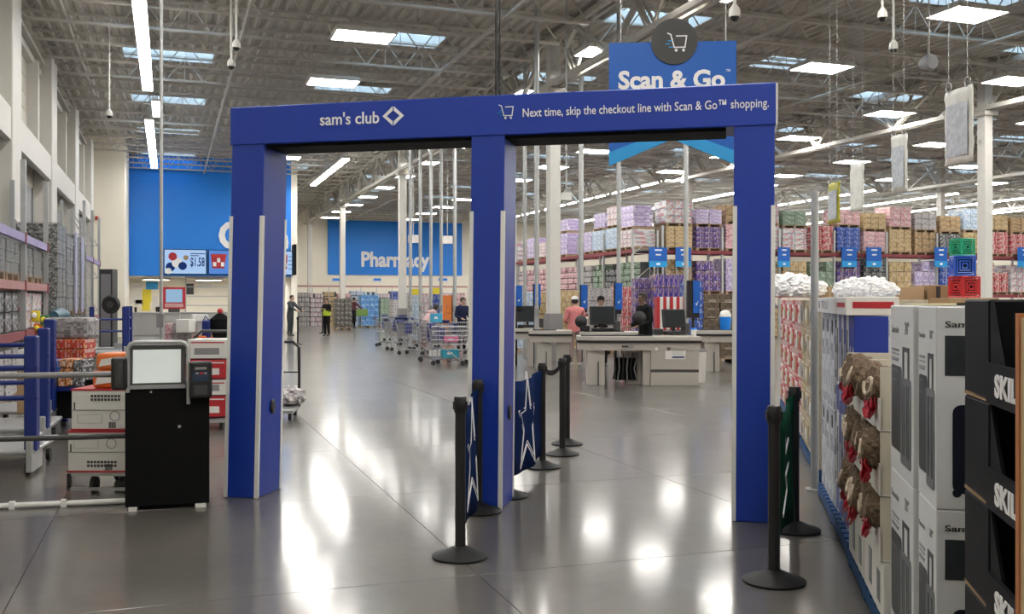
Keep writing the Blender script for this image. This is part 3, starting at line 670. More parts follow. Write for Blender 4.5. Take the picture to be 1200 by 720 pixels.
# suitcase cartons
pdark = mat('print_dark_photo', (.03, .035, .04), .35, var=.5, scale=14); pgrey = mat('print_grey_photo', (.14, .15, .16), .35, var=.5, scale=10); pnavy = mat('print_navy', (.008, .010, .02), .35, var=.3)
def rrect(x0, x1, z0, z1, r, n=4):
    pts = []
    for (cx, cz, a0) in ((x1-r, z0+r, -90), (x1-r, z1-r, 0), (x0+r, z1-r, 90), (x0+r, z0+r, 180)):
        for q in range(n+1): a = math.radians(a0+90*q/n); pts.append((cx+r*math.cos(a), cz+r*math.sin(a)))
    return pts
def suitcase_box(u, v, z, D, lb, H=.735, Wd=.52):
    t = gthing('suitcase_carton', lb, 'carton', u, v, z, 'white suitcase cartons')
    bd = MB().box(0, Wd, 0, D, 0, H).build('body', wcard2, t, bevel=.004)
    # left face print (local y runs away from the viewer)
    y = lambda q: D*(1-q)                      # q: 0 = far edge (reads left) .. 1 = near edge
    MB().prism([(a, c) for a, c in rrect(y(.52), y(.06), .10, .47, .02)], -.002, 0, 'yz').build('suitcase_print', pdark, t)
    MB().prism([(a, c) for a, c in rrect(y(.93), y(.50), .06, .43, .02)], -.003, 0, 'yz').build('suitcase_print', pgrey, t)
    for q in (.60, .66, .78, .84): MB().box(-.004, 0, y(q)-.004, y(q)+.004, .10, .40).build('suitcase_rib', pdark, t)
    hb = MB()
    for q0, q1, z0, z1 in ((.58, .63, .43, .54), (.80, .85, .43, .54), (.58, .85, .54, .56)): hb.box(-.003, 0, y(q1), y(q0), z0, z1)
    hb.build('handle_print', pdark, t)
    text('lettering', 'Samsonite', t, -.001, y(.06), H-.12, D*.34, grey, face='left', depth=.001); text('lettering', '28”', t, -.001, y(.66), H-.12, D*.18, grey, face='left', depth=.001)
    for q in range(4): MB().box(-.002, 0, y(.40-.03*q), y(.08), H-.20-.045*q, H-.192-.045*q).build('print_line', grey, t)
    for q in range(3): MB().box(-.002, 0, y(.40), y(.08), .50+.02*q, .505+.02*q).build('print_line', grey, t)
    # front face
    text('lettering', 'Samsonite', t, .03, -.001, H-.075, .20, lettdk, height=.022, depth=.001, bold=.01)
    MB().box(.03, .34, -.002, 0, H-.25, H-.105).build('photo_panel', pdark, t)
    for q in range(3): MB().prism([(.11+.07*q, H-.23), (.16+.07*q, H-.22), (.2+.07*q, H-.15), (.13+.07*q, H-.13)], -.004, -.002).build('photo_detail', pgrey, t)
    MB().prism(rrect(.055, .42, .06, .38, .03), -.002, 0).build('suitcase_print', pnavy, t)
    MB().prism(rrect(.115, .40, .115, .35, .05), -.003, -.002).build('suitcase_shell', pgrey, t)
    for x in (.07, .39): MB().lathe([(.016, -.003), (.014, 0)], (x, 0, .062), 10, axis='y').build('wheel_print', pnavy, t)
    return t
ZP = .105
for lv, nm in ((0, 'lower'), (1, 'upper')):
    suitcase_box(UF, 3.80, ZP+lv*.737, .34, nm+' white suitcase carton at the near corner of the pallet')
    suitcase_box(UF-.01, 4.20, ZP+lv*.737, .56, nm+' white suitcase carton second in the row, nearer the fur throws')
    suitcase_box(UF+.54, 3.80, ZP+lv*.737, .34, nm+' white suitcase carton behind the black tool trays')
tp = gthing('carton_flap', 'yellow edged flat card lying across the suitcase cartons', 'card', UF+.02, 4.05, ZP+1.475); MB().box(0, .9, 0, .5, 0, .006).build('sheet', mat('flap_yellow', (.6, .55, .3)), tp); MB().box(.1, .9, -.02, 0, 0, .01).build('edge', black, tp)
# black tool trays
trayk = mat('tray_black', (.007, .0075, .009), .5, var=.25, scale=5, spec=.10)
tv0, tv1 = 2.2, 3.36
for q in range(5):
    z = ZP+q*.30; h = .297; name = ['bottom','second','middle','fourth','top'][q]
    t = gthing('tool_tray', name+' black display tray in the stack with white lettering on its lip', 'tray', UF, tv0, z, 'stacked black tool trays')
    L = tv1-tv0; W = .56
    MB().box(0, W, 0, L, 0, .012).build('floor_panel', kraft, t)
    MB().box(0, W, L-.30, L, .0, h).build('end_box', trayk, t, bevel=.006); MB().box(0, W, 0, .02, .0, h).build('end_wall', trayk, t); MB().box(W-.012, W, .02, L-.3, .012, h).build('back_wall', trayk, t)
    MB().prism([(L-.30, h), (L-.30, .012), (L-.42, .012), (L-.42, .115), (L-.36, .2)], .004, .014, 'yz').build('side_gusset', trayk, t)
    lip = MB().box(-.008, .006, .0, L-.30, 0, .115).build('lip', trayk, t)
    text('lettering', 'SKIL', lip, -.009, L-.40, .028, .22, lett, height=.062, face='left', depth=.001, bold=.04)
    if q == 4: pass
    # boxed tools standing in the tray
    for k in range(4):
        y0 = .06+k*.19
        p = gthing('tool_pack', '%s tool pack from the near end in the %s black tray' % (ORD[k], name), 'package', UF+.07, tv0+y0, z+.013, 'tool packs in the black trays')
        MB().box(0, .3, 0, .15, 0, .2).build('carton', trayk if k % 2 else dark, p, bevel=.004)
        MB().tube([(-.004, .05, .04), (-.006, .06, .12)], .02, 8).tube([(-.006, .03, .135), (-.006, .12, .145)], .018, 8).build('tool', dark if k % 2 else black, p, smooth=True)
        MB().box(-.003, 0, .02, .13, .165, .19).build('label', lett if k % 2 else red, p)
pb = gthing('display_header', 'black header card with white lettering behind the top tool tray', 'sign', UF+.30, 3.0, ZP+1.50)
MB().box(0, .6, 0, .02, 0, .13).build('card', trayk, pb); text('lettering', 'SKIL', pb, .02, -.002, .04, .12, lett, height=.05, depth=.001, bold=.04)
# open kraft and orange carton leaning at the frame edge
oc = gthing('open_carton', 'open kraft carton with an orange edge at the right frame edge', 'carton', .646, 1.91, 0)
MB().box(0, .055, 0, .52, 0, 1.56).build('side', kraftl, oc, bevel=.003); MB().box(-.004, .06, .518, .545, 0, 1.57).build('orange_edge', mat('orange_card', (.45, .17, .06), .7), oc); MB().box(.0, .055, -.02, 0, 0, 1.53).build('flap', kraft, oc)
# fur throws in white trays
fur = mat('brown_fur', (.15, .105, .07), .95, var=.55, scale=45, bump=1.0); furl = mat('cream_sherpa', (.55, .46, .36), .95, var=.25, scale=40, bump=.8)
def fur_roll():
    b = MB(); r = .09; L = .30; n, m = 26, 18; rg = random.Random(3); rings = []
    for i in range(m+1):
        q = i/m; x = q*L; rr = r*(.72+.28*min(1, math.sin(math.pi*min(max(q, .06), .94))*2.2))
        if .40 < q < .52: rr *= .82
        ring = []
        for k in range(n):
            a = 2*math.pi*k/n; w = rr*(1+rg.uniform(-.10, .12)); ring.append(b.bm.verts.new((x+rg.uniform(-.006, .006), w*math.cos(a), w*math.sin(a))))
        rings.append(ring)
    for i in range(m):
        for k in range(n): b._f([rings[i][k], rings[i][(k+1) % n], rings[i+1][(k+1) % n], rings[i+1][k]])
    b._f(rings[0][::-1]); b._f(rings[-1])
    body = b.mesh('roll', fur)
    s = MB(); pts = [(-.004-.0, (.012+.0085*a)*math.cos(a), (.012+.0085*a)*math.sin(a)) for a in [q*.45 for q in range(15)]]
    s.tube(pts, .009, 6); spir = s.mesh('rolled_edge', furl, smooth=True)
    rb = MB().lathe([(.076, .08), (.08, .082), (.08, .117), (.076, .119)], n=20, axis='x').mesh('ribbon', ribbon, smooth=True)
    bw = MB()
    for q, (dy, dz, ln) in enumerate(((1, .35, .055), (-1, .35, .055), (.75, -.8, .05), (-.75, -.8, .05), (.1, .9, .04))):
        d = Vector((-.35 if q % 2 else -.15, dy, dz)).normalized(); w_ = d.cross(Vector((1, 0, .2))).normalized(); n_ = d.cross(w_)
        for t_ in (-.018, .018):      # two leaves of each ribbon loop
            a_ = [Vector((0, 0, 0)), d*ln*.6+w_*.026+n_*t_, d*ln*1.5+w_*.03+n_*t_*.6, d*ln*1.75+n_*t_*.3, d*ln*1.45-w_*.03+n_*t_*.6, d*ln*.6-w_*.026+n_*t_]
            f0 = [bw.bm.verts.new(p) for p in a_]; f1 = [bw.bm.verts.new(p+n_*.004) for p in a_]
            bw._f(f0); bw._f(f1[::-1])
            for k in range(6): bw._f([f0[k], f1[k], f1[(k+1) % 6], f0[(k+1) % 6]])
    bw.sphere((0, 0, 0), .022, 8, 6); bow = bw.mesh('bow', ribbon)
    return body, spir, rb, bow
fb, fs, fr, fbow = fur_roll()
for c_ in range(2):
    for lv in range(3):
        z = .375+lv*.305; v0 = 4.86+c_*.68; nm = ['bottom', 'middle', 'top'][lv]+(' near' if c_ == 0 else ' far')
        t = gthing('throw_tray', nm+' white card tray of rolled fur throws', 'tray', UF-.04, v0, z, 'white trays of fur throws')
        L, W, h = .66, .62, .30
        MB().box(0, W, 0, L, 0, .008).build('floor_panel', wcard, t); MB().box(0, W, 0, .012, .008, h).build('near_wall', ccard, t); MB().box(0, W, L-.012, L, .008, h).build('far_wall', ccard, t)
        MB().box(W-.01, W, .012, L-.012, .008, h).build('back_wall', ccard, t); MB().box(-.003, .01, 0, L, 0, .15).build('front_lip', wcard, t)
        if lv == 2: MB().box(.30, W, .0, L, h, h+.006).build('lid_flap', kraftl, t)
        for k in range(3):
            y = .12+k*.205
            f_ = gthing('fur_throw', '%s rolled brown fur throw from the near side in the %s tray' % (ORD[k], nm), 'throw', UF-.04-.07+.05*R.random(), v0+y+R.uniform(-.01, .01), z+.225+R.uniform(-.02, .02), 'rolled fur throws')
            f_.rotation_euler = (R.uniform(-.25, .25), R.uniform(.05, .35), RG+R.uniform(-.25, .25))
            link('roll', fb, f_); (link('rolled_edge', fs, f_) if (k+lv+c_) % 3 else None); f_.scale = [R.uniform(.85, 1.12)]*3; link('ribbon', fr, f_); q = link('bow', fbow, f_, (.035, .0, -.10), None, (.85, .85, .85)) if k != 1 else None
    for q in range(1):
        t = gthing('base_carton', ('near' if c_ == 0 else 'far')+' white carton under the fur throw trays', 'carton', UF-.03, 4.86+c_*.68, ZP, 'white cartons under the fur throw trays')
        MB().box(0, .62, 0, .65, 0, .265).build('body', wcard, t, bevel=.004); MB().box(-.002, 0, .36, .46, .06, .24).build('print_panel', pgrey, t); MB().box(-.002, 0, .08, .18, .05, .2).build('print_panel', pgrey, t)
# blue and white tall cartons
blcard = mat('blue_carton', s2l(28, 55, 150), .45, var=.06); wprint = mat_print('white_tall_print', (.62, .64, .66), (.3, .32, .36), (.12, .14, .2), 5, 9, .4)
for lv in range(2):
    for q in range(7):
        v = 6.36+q*.145; m = blcard if q in (0, 1, 3, 5) else wcard
        t = gthing('tall_carton', '%s tall %s carton from the fur throws, %s layer' % (ORD[q], 'blue' if m is blcard else 'white and blue', ['lower', 'upper'][lv]), 'carton', UF+.02, v, ZP+lv*.70, 'tall blue and white cartons')
        MB().box(0, .2, 0, .14, 0, .695).build('body', m, t, bevel=.003)
        if m is wcard:
            MB().box(-.002, 0, .01, .13, .02, .2).build('print_panel', blcard, t); MB().lathe([(.035, -.004), (.035, 0)], (0, .07, .45), 12, axis='x').build('print_disc', pdark, t); MB().box(-.003, 0, .05, .09, .22, .6).build('print_product', pdark, t)
        else:
            MB().box(-.002, 0, .04, .07, .1, .5).build('print_product', wcard, t); MB().prism([(.10, .1), (.16, .1), (.2, .16), (.15, .2), (.12, .16)], -.002, 0).build('print_splash', wcard, t)
for lv in range(2):
    for q in range(3):
        t = gthing('printed_carton', '%s wrapped white printed carton from the near side, %s layer' % (ORD[q], ['lower', 'upper'][lv]), 'carton', UF+.01, 7.42+q*.34, ZP+lv*.70, 'white printed cartons by the steel post')
        MB().box(0, .5, 0, .33, 0, .695).build('body', wprint, t, bevel=.004); MB().lathe([(.05, -.004), (.05, 0)], (0, .16, .6), 12, axis='x').build('print_disc', pdark, t)
for q, (v, ln, lb) in enumerate(((6.36, .55, 'near white carton with red band lying on the tall cartons'), (6.93, 1.45, 'far long white carton with grey print lying on the tall cartons'))):
    t = gthing('flat_carton', lb, 'carton', UF-.03, v, 1.505, 'flat cartons lying on the tall cartons')
    MB().box(0, .31, 0, ln, 0, .115).build('body', wcard, t, bevel=.004)
    if q == 0: MB().box(.04, .28, -.002, 0, .045, .085).build('red_band', red, t); MB().box(-.002, 0, .05, ln-.05, .05, .08).build('red_band', red, t)
    else:
        text('lettering', 'TRU', t, -.001, ln-.35, .03, .5, grey, height=.06, face='left', depth=.001); MB().lathe([(.03, -.004), (.03, 0)], (0, ln-.2, .06), 12, axis='x').build('print_disc', pdark, t)
# crumpled clear bags on top
def bagmesh(seed):
    rg = random.Random(seed); bm = bmesh.new(); bmesh.ops.create_icosphere(bm, subdivisions=4, radius=1)
    for v in bm.verts: v.co *= 1+rg.uniform(-.1, .1)+.2*math.sin(v.co.x*9+seed)*math.sin(v.co.y*8); v.co.z = max(v.co.z, -.75)
    me = bpy.data.meshes.new('plastic_bag'); bm.to_mesh(me); bm.free(); me.materials.append(bag); return me
bgm = [bagmesh(q) for q in range(3)]
for q, (px, py, D, s, sz) in enumerate(((1005, 339, 8.0, .15, .09), (1022, 339, 7.7, .13, .09), (993, 341, 8.3, .12, .08), (925, 336, 10.6, .22, .14), (944, 338, 10.2, .18, .12), (1035, 341, 7.6, .11, .07))):
    w = P(px, py, D); o = tag(link('plastic_bag', bgm[q % 3], None, w, R.uniform(0, 6), (s, s, sz)), ['middle','second from right','leftmost','large far left','large far right','rightmost'][q]+' crumpled clear plastic bag on top of the '+('candy striped' if q in (3, 4) else 'white flat')+' cartons', 'bag', 'crumpled clear bags')
# steel post
sw_ = G(.70, 8.62); st = thing('steel_post', 'grey steel post standing between the display pallets', 'post', (sw_.x, sw_.y, 0), RG); MB().tube([(0, 0, 0), (0, 0, 2.52)], .033, 12).build('tube', galv, st, smooth=True); MB().box(-.07, .07, -.07, .07, 0, .012).build('foot_plate', galv, st)
# candy striped gift cartons behind the post
def striped():
    m = bpy.data.materials.new('candy_stripe'); m.use_nodes = True; nt = m.node_tree; b = nt.nodes['Principled BSDF']
    tc = node(nt, 'ShaderNodeTexCoord'); wv = node(nt, 'ShaderNodeTexWave', bands_direction='DIAGONAL'); wv.inputs['Scale'].default_value = 3.2; wv.inputs['Distortion'].default_value = .6
    cr = node(nt, 'ShaderNodeValToRGB'); cr.color_ramp.interpolation = 'CONSTANT'; cr.color_ramp.elements[0].color = (.4, .02, .03, 1); cr.color_ramp.elements[1].position = .5; cr.color_ramp.elements[1].color = (.7, .66, .62, 1)
    nt.links.new(tc.outputs['Object'], wv.inputs[0]); nt.links.new(wv.outputs[0], cr.inputs[0]); nt.links.new(cr.outputs[0], b.inputs['Base Color']); b.inputs['Roughness'].default_value = .4; return m
cst = striped(); gold = mat('gift_gold', (.42, .33, .17), .45, var=.35, scale=16); basket = mat('gift_beige', (.48, .42, .32), .6, var=.4, scale=18)
pallet(UF+.02, 9.0, 1.1, 2.2, 'blue painted pallet under the beige gift cartons'); pallet(UF+.02, 11.3, 1.1, 4.2, 'blue painted pallet under the candy striped cartons')
for lv in range(5):
    for q in range(12):
        m = [basket, gold, basket, gold][q % 4] if q < 4 else [cst, cst, red, cst][(q+lv) % 4]
        t = gthing('gift_carton', '%s %s gift carton behind the steel post, layer %s from the floor' % (ORD[q], 'candy striped' if m is cst else 'red' if m is red else 'beige', ['one', 'two', 'three', 'four', 'five'][lv]), 'carton', UF+.04, 9.02+q*.54, ZP+lv*.30, 'gift cartons behind the steel post')
        MB().box(0, .9, 0, .52, 0, .297).build('body', m, t, bevel=.006)
        MB().box(-.012, 0, .06, .46, .04, .24).build('window', ([gold, basket] if q < 4 else [wcard, red])[(q+lv) % 2], t); MB().sphere((-.005, .26, .14), .08, 8, 6, (.3, 1, 1)).build('gift', ([wcard, grey] if q < 4 else [cst, gold])[(q+lv) % 2], t)
# kraft cartons beyond
for q, (px0, px1, y0, y1, D) in enumerate(((1050, 1083, 336, 358, 12.4), (1087, 1112, 334, 358, 12.4), (1020, 1046, 338, 352, 14.2), (960, 985, 336, 352, 19))):
    a = P(px0, y1, D); c = P(px1, y0, D); w = (px1-px0)/F*D; h = c.z
    t = thing('kraft_carton_stack', ['wide kraft carton','kraft carton with a dark label','pale kraft carton behind the bags','small kraft carton left of the bags'][q]+' behind the white cartons', 'carton', (a.x, a.y, 0), RC, 'kraft cartons behind the right displays')
    n = 4
    for k in range(n): MB().box(0, w, 0, .6, k*h/n, (k+1)*h/n-.004).build('carton', kraftl if (k+q) % 2 else kraft, t, bevel=.004)
    MB().box(w*.45, w*.55, -.003, 0, h*.8, h).build('tape', kraftl, t)
    if q == 1: MB().box(w*.4, w*.6, -.004, 0, h-.2, h-.02).build('label', dark, t)
# light-up ornaments
def ornament(px, py0, py1, D, m, lb, spin):
    a = P(px, py1, D); s = (py1-py0)/F*D; t = thing('light_up_gift', lb, 'ornament', a, RC+spin, 'stacked light-up gift boxes')
    b = MB(); h = s/2*.92
    cs = [Vector((x, y, z+s/2)) for x in (-h, h) for y in (-h, h) for z in (-h, h)]
    for i in range(8):
        for j in range(i+1, 8):
            if (cs[i]-cs[j]).length < 2*h+.01: b.tube([cs[i], cs[j]], s*.05, 6)
    b.build('frame', m, t)
    for k in range(3):
        b = MB(); hh = h*(.75-.25*k)
        for sd in (-1, 1):
            for ax in (0, 1):
                f = (lambda x, z: (x, sd*(h-.0), z+s/2)) if ax == 0 else (lambda x, z: (sd*(h-.0), x, z+s/2))
                c4 = [f(-hh, -hh), f(hh, -hh), f(hh, hh), f(-hh, hh)]
                for i in range(4): b.tube([c4[i], c4[(i+1) % 4]], s*.035, 5)
        b.build('tinsel_ring', m, t)
    b = MB().box(-h*.8, h*.8, -h*.8, h*.8, s*.1, s*.9); b.build('core', mat(m.name+'_core', tuple(x*.12 for x in m.diffuse_color[:3]), .6), t)
def om(n, c): m = mat(n, c, .35, emit=c, es=.06, var=.3, scale=30); m.diffuse_color = (*c, 1); return m
og, ob, orr = om('tinsel_green', (.015, .32, .17)), om('tinsel_blue', (.02, .09, .45)), om('tinsel_red', (.48, .025, .03))
DO = 12.0
ornament(1130, 324, 349, DO, orr, 'red light-up gift box at the bottom of the ornament stack', .25); ornament(1128, 300, 324, DO, ob, 'blue light-up gift box in the middle of the ornament stack', -.2); ornament(1127.5, 280, 300, DO, og, 'green light-up gift box on top of the ornament stack', .3)
a = P(1130, 349.2, DO)
sd_ = thing('ornament_shelf', 'kraft carton stack carrying the light-up gift boxes', 'carton', (a.x, a.y, 0), RC)
for k in range(4): MB().box(-.3, .3, -.25, .3, k*a.z/4, (k+1)*a.z/4-.003).build('carton', kraft, sd_, bevel=.004)
# bagged goods hanging from the roof by rings
def hangbag(px0, px1, py0, py1, D, m, lb, yaw, slant):
    a = P((px0+px1)/2, py1, D); w = .55 if D < 15 else .42; h = (py1-py0)/F*D
    t = thing('hanging_bag', lb, 'bag', (a.x, a.y, a.z), RC+yaw, 'bagged goods hanging from the roof')
    b = MB(); n, mm_ = 8, 12; rg = random.Random(px0)
    vs = [[b.bm.verts.new(((i/n-.5)*w, rg.uniform(-.012, .012), j/mm_*h+(i/n-.5)*slant)) for j in range(mm_+1)] for i in range(n+1)]
    for i in range(n):
        for j in range(mm_): b._f([vs[i][j], vs[i+1][j], vs[i+1][j+1], vs[i][j+1]])
    o = b.build('bag', m, t, smooth=True); md = o.modifiers.new('t', 'SOLIDIFY'); md.thickness = .03
    MB().box(-w*.4, w*.4, -.02, -.018, h*.1, h*.8).build('print', MATS['bag_print'], t)
    for s_ in (-.35, .35):
        r = MB(); c = (s_*w, 0, h+.05+s_*slant)
        for q in range(14):
            p0, p1 = 2*math.pi*q/14, 2*math.pi*(q+1)/14; r.tube([(c[0]+.06*math.cos(p0), 0, c[2]+.06*math.sin(p0)), (c[0]+.06*math.cos(p1), 0, c[2]+.06*math.sin(p1))], .008, 5)
        r.build('ring', galv, t); MB().tube([(c[0], 0, c[2]+.06), (c[0], 0, 8.5-a.z)], .004, 4).build('wire', galv, t)
mat('bag_print', (.42, .45, .50), .35, var=.5, scale=14, bump=.6)
pw = mat('bag_white', (.62, .62, .58), .3, var=.15, scale=9, bump=.5); py_ = mat('bag_yellow', (.45, .42, .06), .35, var=.3, scale=9, bump=.5)
hangbag(1109, 1136, 104, 192, 12.5, pw, 'largest hanging white bag with grey print at top right', math.radians(-80), 0); hangbag(1045, 1061, 158, 226, 16.5, pw, 'middle hanging white bag left of the largest', math.radians(-78), 0)
hangbag(999, 1011, 192, 248, 20, pw, 'small distant hanging white bag', math.radians(-74), 0); hangbag(973, 980, 214, 262, 17, py_, 'narrow hanging yellow bag above the racks', math.radians(-84), 0)
# ================================================================== pallet racks and loads
plm = MB()
for q in range(5): plm.box(-.5, .5, -.5+q*.225, -.5+q*.225+.1, .8, 1)
for q in (-.5, -.05, .4): plm.box(q, q+.1, -.5, .5, 0, .8)
plm = plm.mesh('pallet', wood); plb = None
def load(loc, rz, w, d, h, m, label, nc, nt, group, pal=True, cat='pallet load', nd=1, jit=.01, top=1.0, gap=.97, back=False):
    t = thing('pallet_load', label, cat, loc, rz, group); z = 0
    if pal: link('pallet', plm, t, (0, 0, 0), None, (w, d, .12)); z = .12
    th = (h-z)/nt; cw = w/nc; cd = d/nd; us = [ubox(q_) for q_ in (m if isinstance(m, list) else [m])]
    if back: piece('gap_shade_backing', dark, t, 0, d*.15, 0, w*.98, d*.6, h*.98)  # added dark block; its colour stands for the shade between the goods
    for k in range(nt):
        for i in range(nc):
            if k == nt-1 and R.random() > top: continue
            for j in range(nd): link('carton', us[i % len(us)], t, (-w/2+cw*(i+.5)+R.uniform(-jit, jit), -d/2+cd*(j+.5)+R.uniform(-jit, jit), z+k*th), None, (cw*gap, cd*.98, th*gap))
    return t
def rack(name, lb, x0, y0, rz, nb, bw, dep, beams, H, mats):
    t = thing(name, lb, 'rack', (x0, y0, 0), rz)
    um = MB().box(-.045, .045, -.04, .04, 0, H).mesh('upright', mats[0]); bl = MB().box(.05, bw-.05, -.035, .035, -.12, 0)
    bms = {m.name: MB().box(.045, bw-.045, -.035, .035, -.13, 0).mesh('beam', m) for m in set(x for _, x in beams)}
    br = MB()
    n = int(H/1.1)
    for q in range(n): br.bar((0, .04, .15+q*1.1), (0, dep-.04, .15+q*1.1+.8), .03); br.bar((0, .04, .15+q*1.1), (0, dep-.04, .15+q*1.1), .03)
    br = br.mesh('brace', mats[0]); ft = MB()
    for q in range(8): ft.box(.05+(bw-.14)*q/7, .08+(bw-.14)*q/7, 0, dep, -.03, 0)
    ft = ft.mesh('deck_bars', galv)
    cl = MB().box(-.065, .065, -.05, -.036, -.16, .03).mesh('connector', rackred)
    for q in range(nb+1):
        for y in (0, dep): link('upright', um, t, (q*bw, y, 0))
        link('brace', br, t, (q*bw, 0, 0))
        for z, m in beams: link('connector', cl, t, (q*bw, 0, z))
        if q < nb:
            for z, m in beams:
                for y in (0, dep): link('beam', bms[m.name], t, (q*bw, y, z))
                MB_D = ft; link('deck_bars', MB_D, t, (q*bw, 0, z))
    return t
CN = [c[0] for c in CART]
# --- rack B: faces the checkouts across the building
YB = 35.2; XB = 18.7; nb = 8; bw = 2.75
rack('storage_rack', 'long storage rack with red beams facing the checkouts on the right', XB, YB, 0, nb, bw, 1.1, [(1.85, rackred), (3.62, rackred)], 4.6, (galv,))
seq = [('white', 'tan'), ('lilac', 'dark purple'), ('kraft brown', 'pink'), ('white', 'white'), ('sage green', 'white'), ('kraft brown', 'red and white'), ('pink', 'cobalt blue'), ('tan', 'pink'), ('pink', 'tan'), ('speckled grey', 'kraft brown'), ('kraft brown', 'black and grey'), ('pale blue', 'tan'), ('tan', 'red and white'), ('kraft brown', 'red and white'), ('black and grey', 'speckled grey'), ('kraft brown', 'lilac')]
for i in range(nb*2):
    x = XB+.1+(i+.5)*(bw/2)-.0; c1, c2 = seq[i]
    ps = '%s from the left' % ORD[i]
    h1 = R.uniform(.95, 1.2)
    load((x, YB+.53, 3.63), 0, 1.2, 1.0, h1, CW[c2], '%s cartons on the right rack top beam, %s' % (c2, ps), R.choice((2, 3)), R.choice((3, 4, 5)), 'loads on the right storage rack')
    if i != 5: load((x, YB+.53, 3.63+h1), 0, 1.2, 1.0, R.uniform(.7, 1.1), CW[c1], '%s cartons stacked highest on the right rack, %s' % (c1, ps), R.choice((2, 3)), R.choice((3, 4)), 'loads on the right storage rack')
    c3 = R.choice(CN)
    load((x, YB+.53, 1.86), 0, 1.2, 1.0, R.uniform(1.35, 1.58), CW[c3], '%s cartons on the right rack lower beam, %s' % (c3, ps), 3, R.choice((3, 4, 5)), 'loads on the right storage rack', top=.9)
    c4 = R.choice(CN)
    load((x, YB+.53, 0), 0, 1.2, 1.0, R.uniform(1.2, 1.6), CW[c4], '%s cartons at the right rack floor, %s' % (c4, ps), 3, 4, 'loads on the right storage rack')
# --- rack A: runs away from the viewer beside the checkouts
XA = 17.4; YA = 35.25; nba = 6
rack('storage_rack', 'long storage rack with red beams running away beside the checkouts', XA, YA+nba*bw, -math.pi/2, nba, bw, 1.1, [(1.0, rackred), (1.85, rackred), (3.62, rackred)], 4.4, (galv,))
topc = ['white', 'pale blue', 'pale blue', 'lilac', 'white', 'lilac', 'pink', 'white', 'lilac', 'white', 'white', 'pink', 'white', 'tan', 'white', 'pink', 'white', 'kraft brown', 'white', 'white', 'white', 'tan']
# rack A sits with its back toward +x after the turn
for i in range(nba*2):
    y = YA+(i+.5)*bw/2; ps = '%s from the near end' % (ORD[i] if i < 20 else 'very far')
    x = XA+.53
    if i % 5 != 4:
        h1 = R.uniform(.8, 1.15)
        load((x, y, 3.63), -math.pi/2, 1.2, 1.0, h1, CW[topc[i]], '%s cartons on the receding rack top beam, %s' % (topc[i], ps), 3, 4, 'loads on the receding storage rack')
        if i in (0, 1, 2, 5): load((x, y, 3.63+h1), -math.pi/2, 1.1, .9, R.uniform(.5, 1.0), CW[topc[(i+3) % 22]], '%s cartons stacked highest on the receding rack, %s' % (topc[(i+3) % 22], ps), 3, 3, 'loads on the receding storage rack')
    for z, h, w1 in ((1.86, 1.3, 'upper shelf'), (1.01, .6, 'lower shelf')):
        c = R.choice(['white', 'white', 'pink', 'pale blue', 'red and white', 'speckled grey', 'sage green', 'black and grey'])
        load((x, y, z), -math.pi/2, 1.25, .95, h, CW[c], '%s cartons on the receding rack %s, %s' % (c, w1, ps), 4, 5 if h > 1 else 2, 'goods on the receding storage rack', pal=False, top=.55, jit=.03, gap=.86, back=True)
# --- blue aisle signs
def aisle_sign(px0, px1, py0, py1, D, lb):
    a = P((px0+px1)/2, py1, D); s = D/F; w = (px1-px0)*s; h = (py1-py0)*s
    t = thing('aisle_sign', lb, 'sign', a, 0, 'blue aisle signs on the storage racks')
    MB().box(-w/2, w/2, 0, .05, h*.3, h).build('panel', scanblue, t); MB().box(-w/2, w/2, 0, .05, 0, h*.3).build('number_panel', signcy, t)
    for q, (z, wd) in enumerate(((.86, .4), (.62, .3))): MB().box(-w*wd/2, w*wd/2, -.012, 0, h*(z-.035), h*(z+.035)).build('lettering_strip', lett, t)
    MB().box(-w*.1, w*.1, -.012, 0, h*.1, h*.2).build('number_mark', lett, t)
    for sx in (-1, 1): MB().tube([(sx*w*.46, .03, 0), (sx*w*.46, .03, -a.z)], .015, 5).tube([(sx*w*.46, .03, 0), (sx*w*.2, .03, -.5)], .01, 4).build('support', galv, t)
for px0, px1, lb in ((760, 783, 'blue aisle sign left of the white column at the checkouts'), (791, 811, 'blue aisle sign partly behind the white column at the checkouts'), (911, 927, 'blue aisle sign just right of the right gate post'), (985, 1006, 'left one of the paired blue aisle signs above the bagged cartons'), (1014, 1035, 'right one of the paired blue aisle signs above the bagged cartons'), (1094, 1112, 'blue aisle sign behind the slim white column'), (1191, 1212, 'blue aisle sign at the right edge of the picture')):
    D = (YB-.25)/(CS-((px0+px1)/2-600)/F*SN); aisle_sign(px0, px1, 290, 313, D, lb)
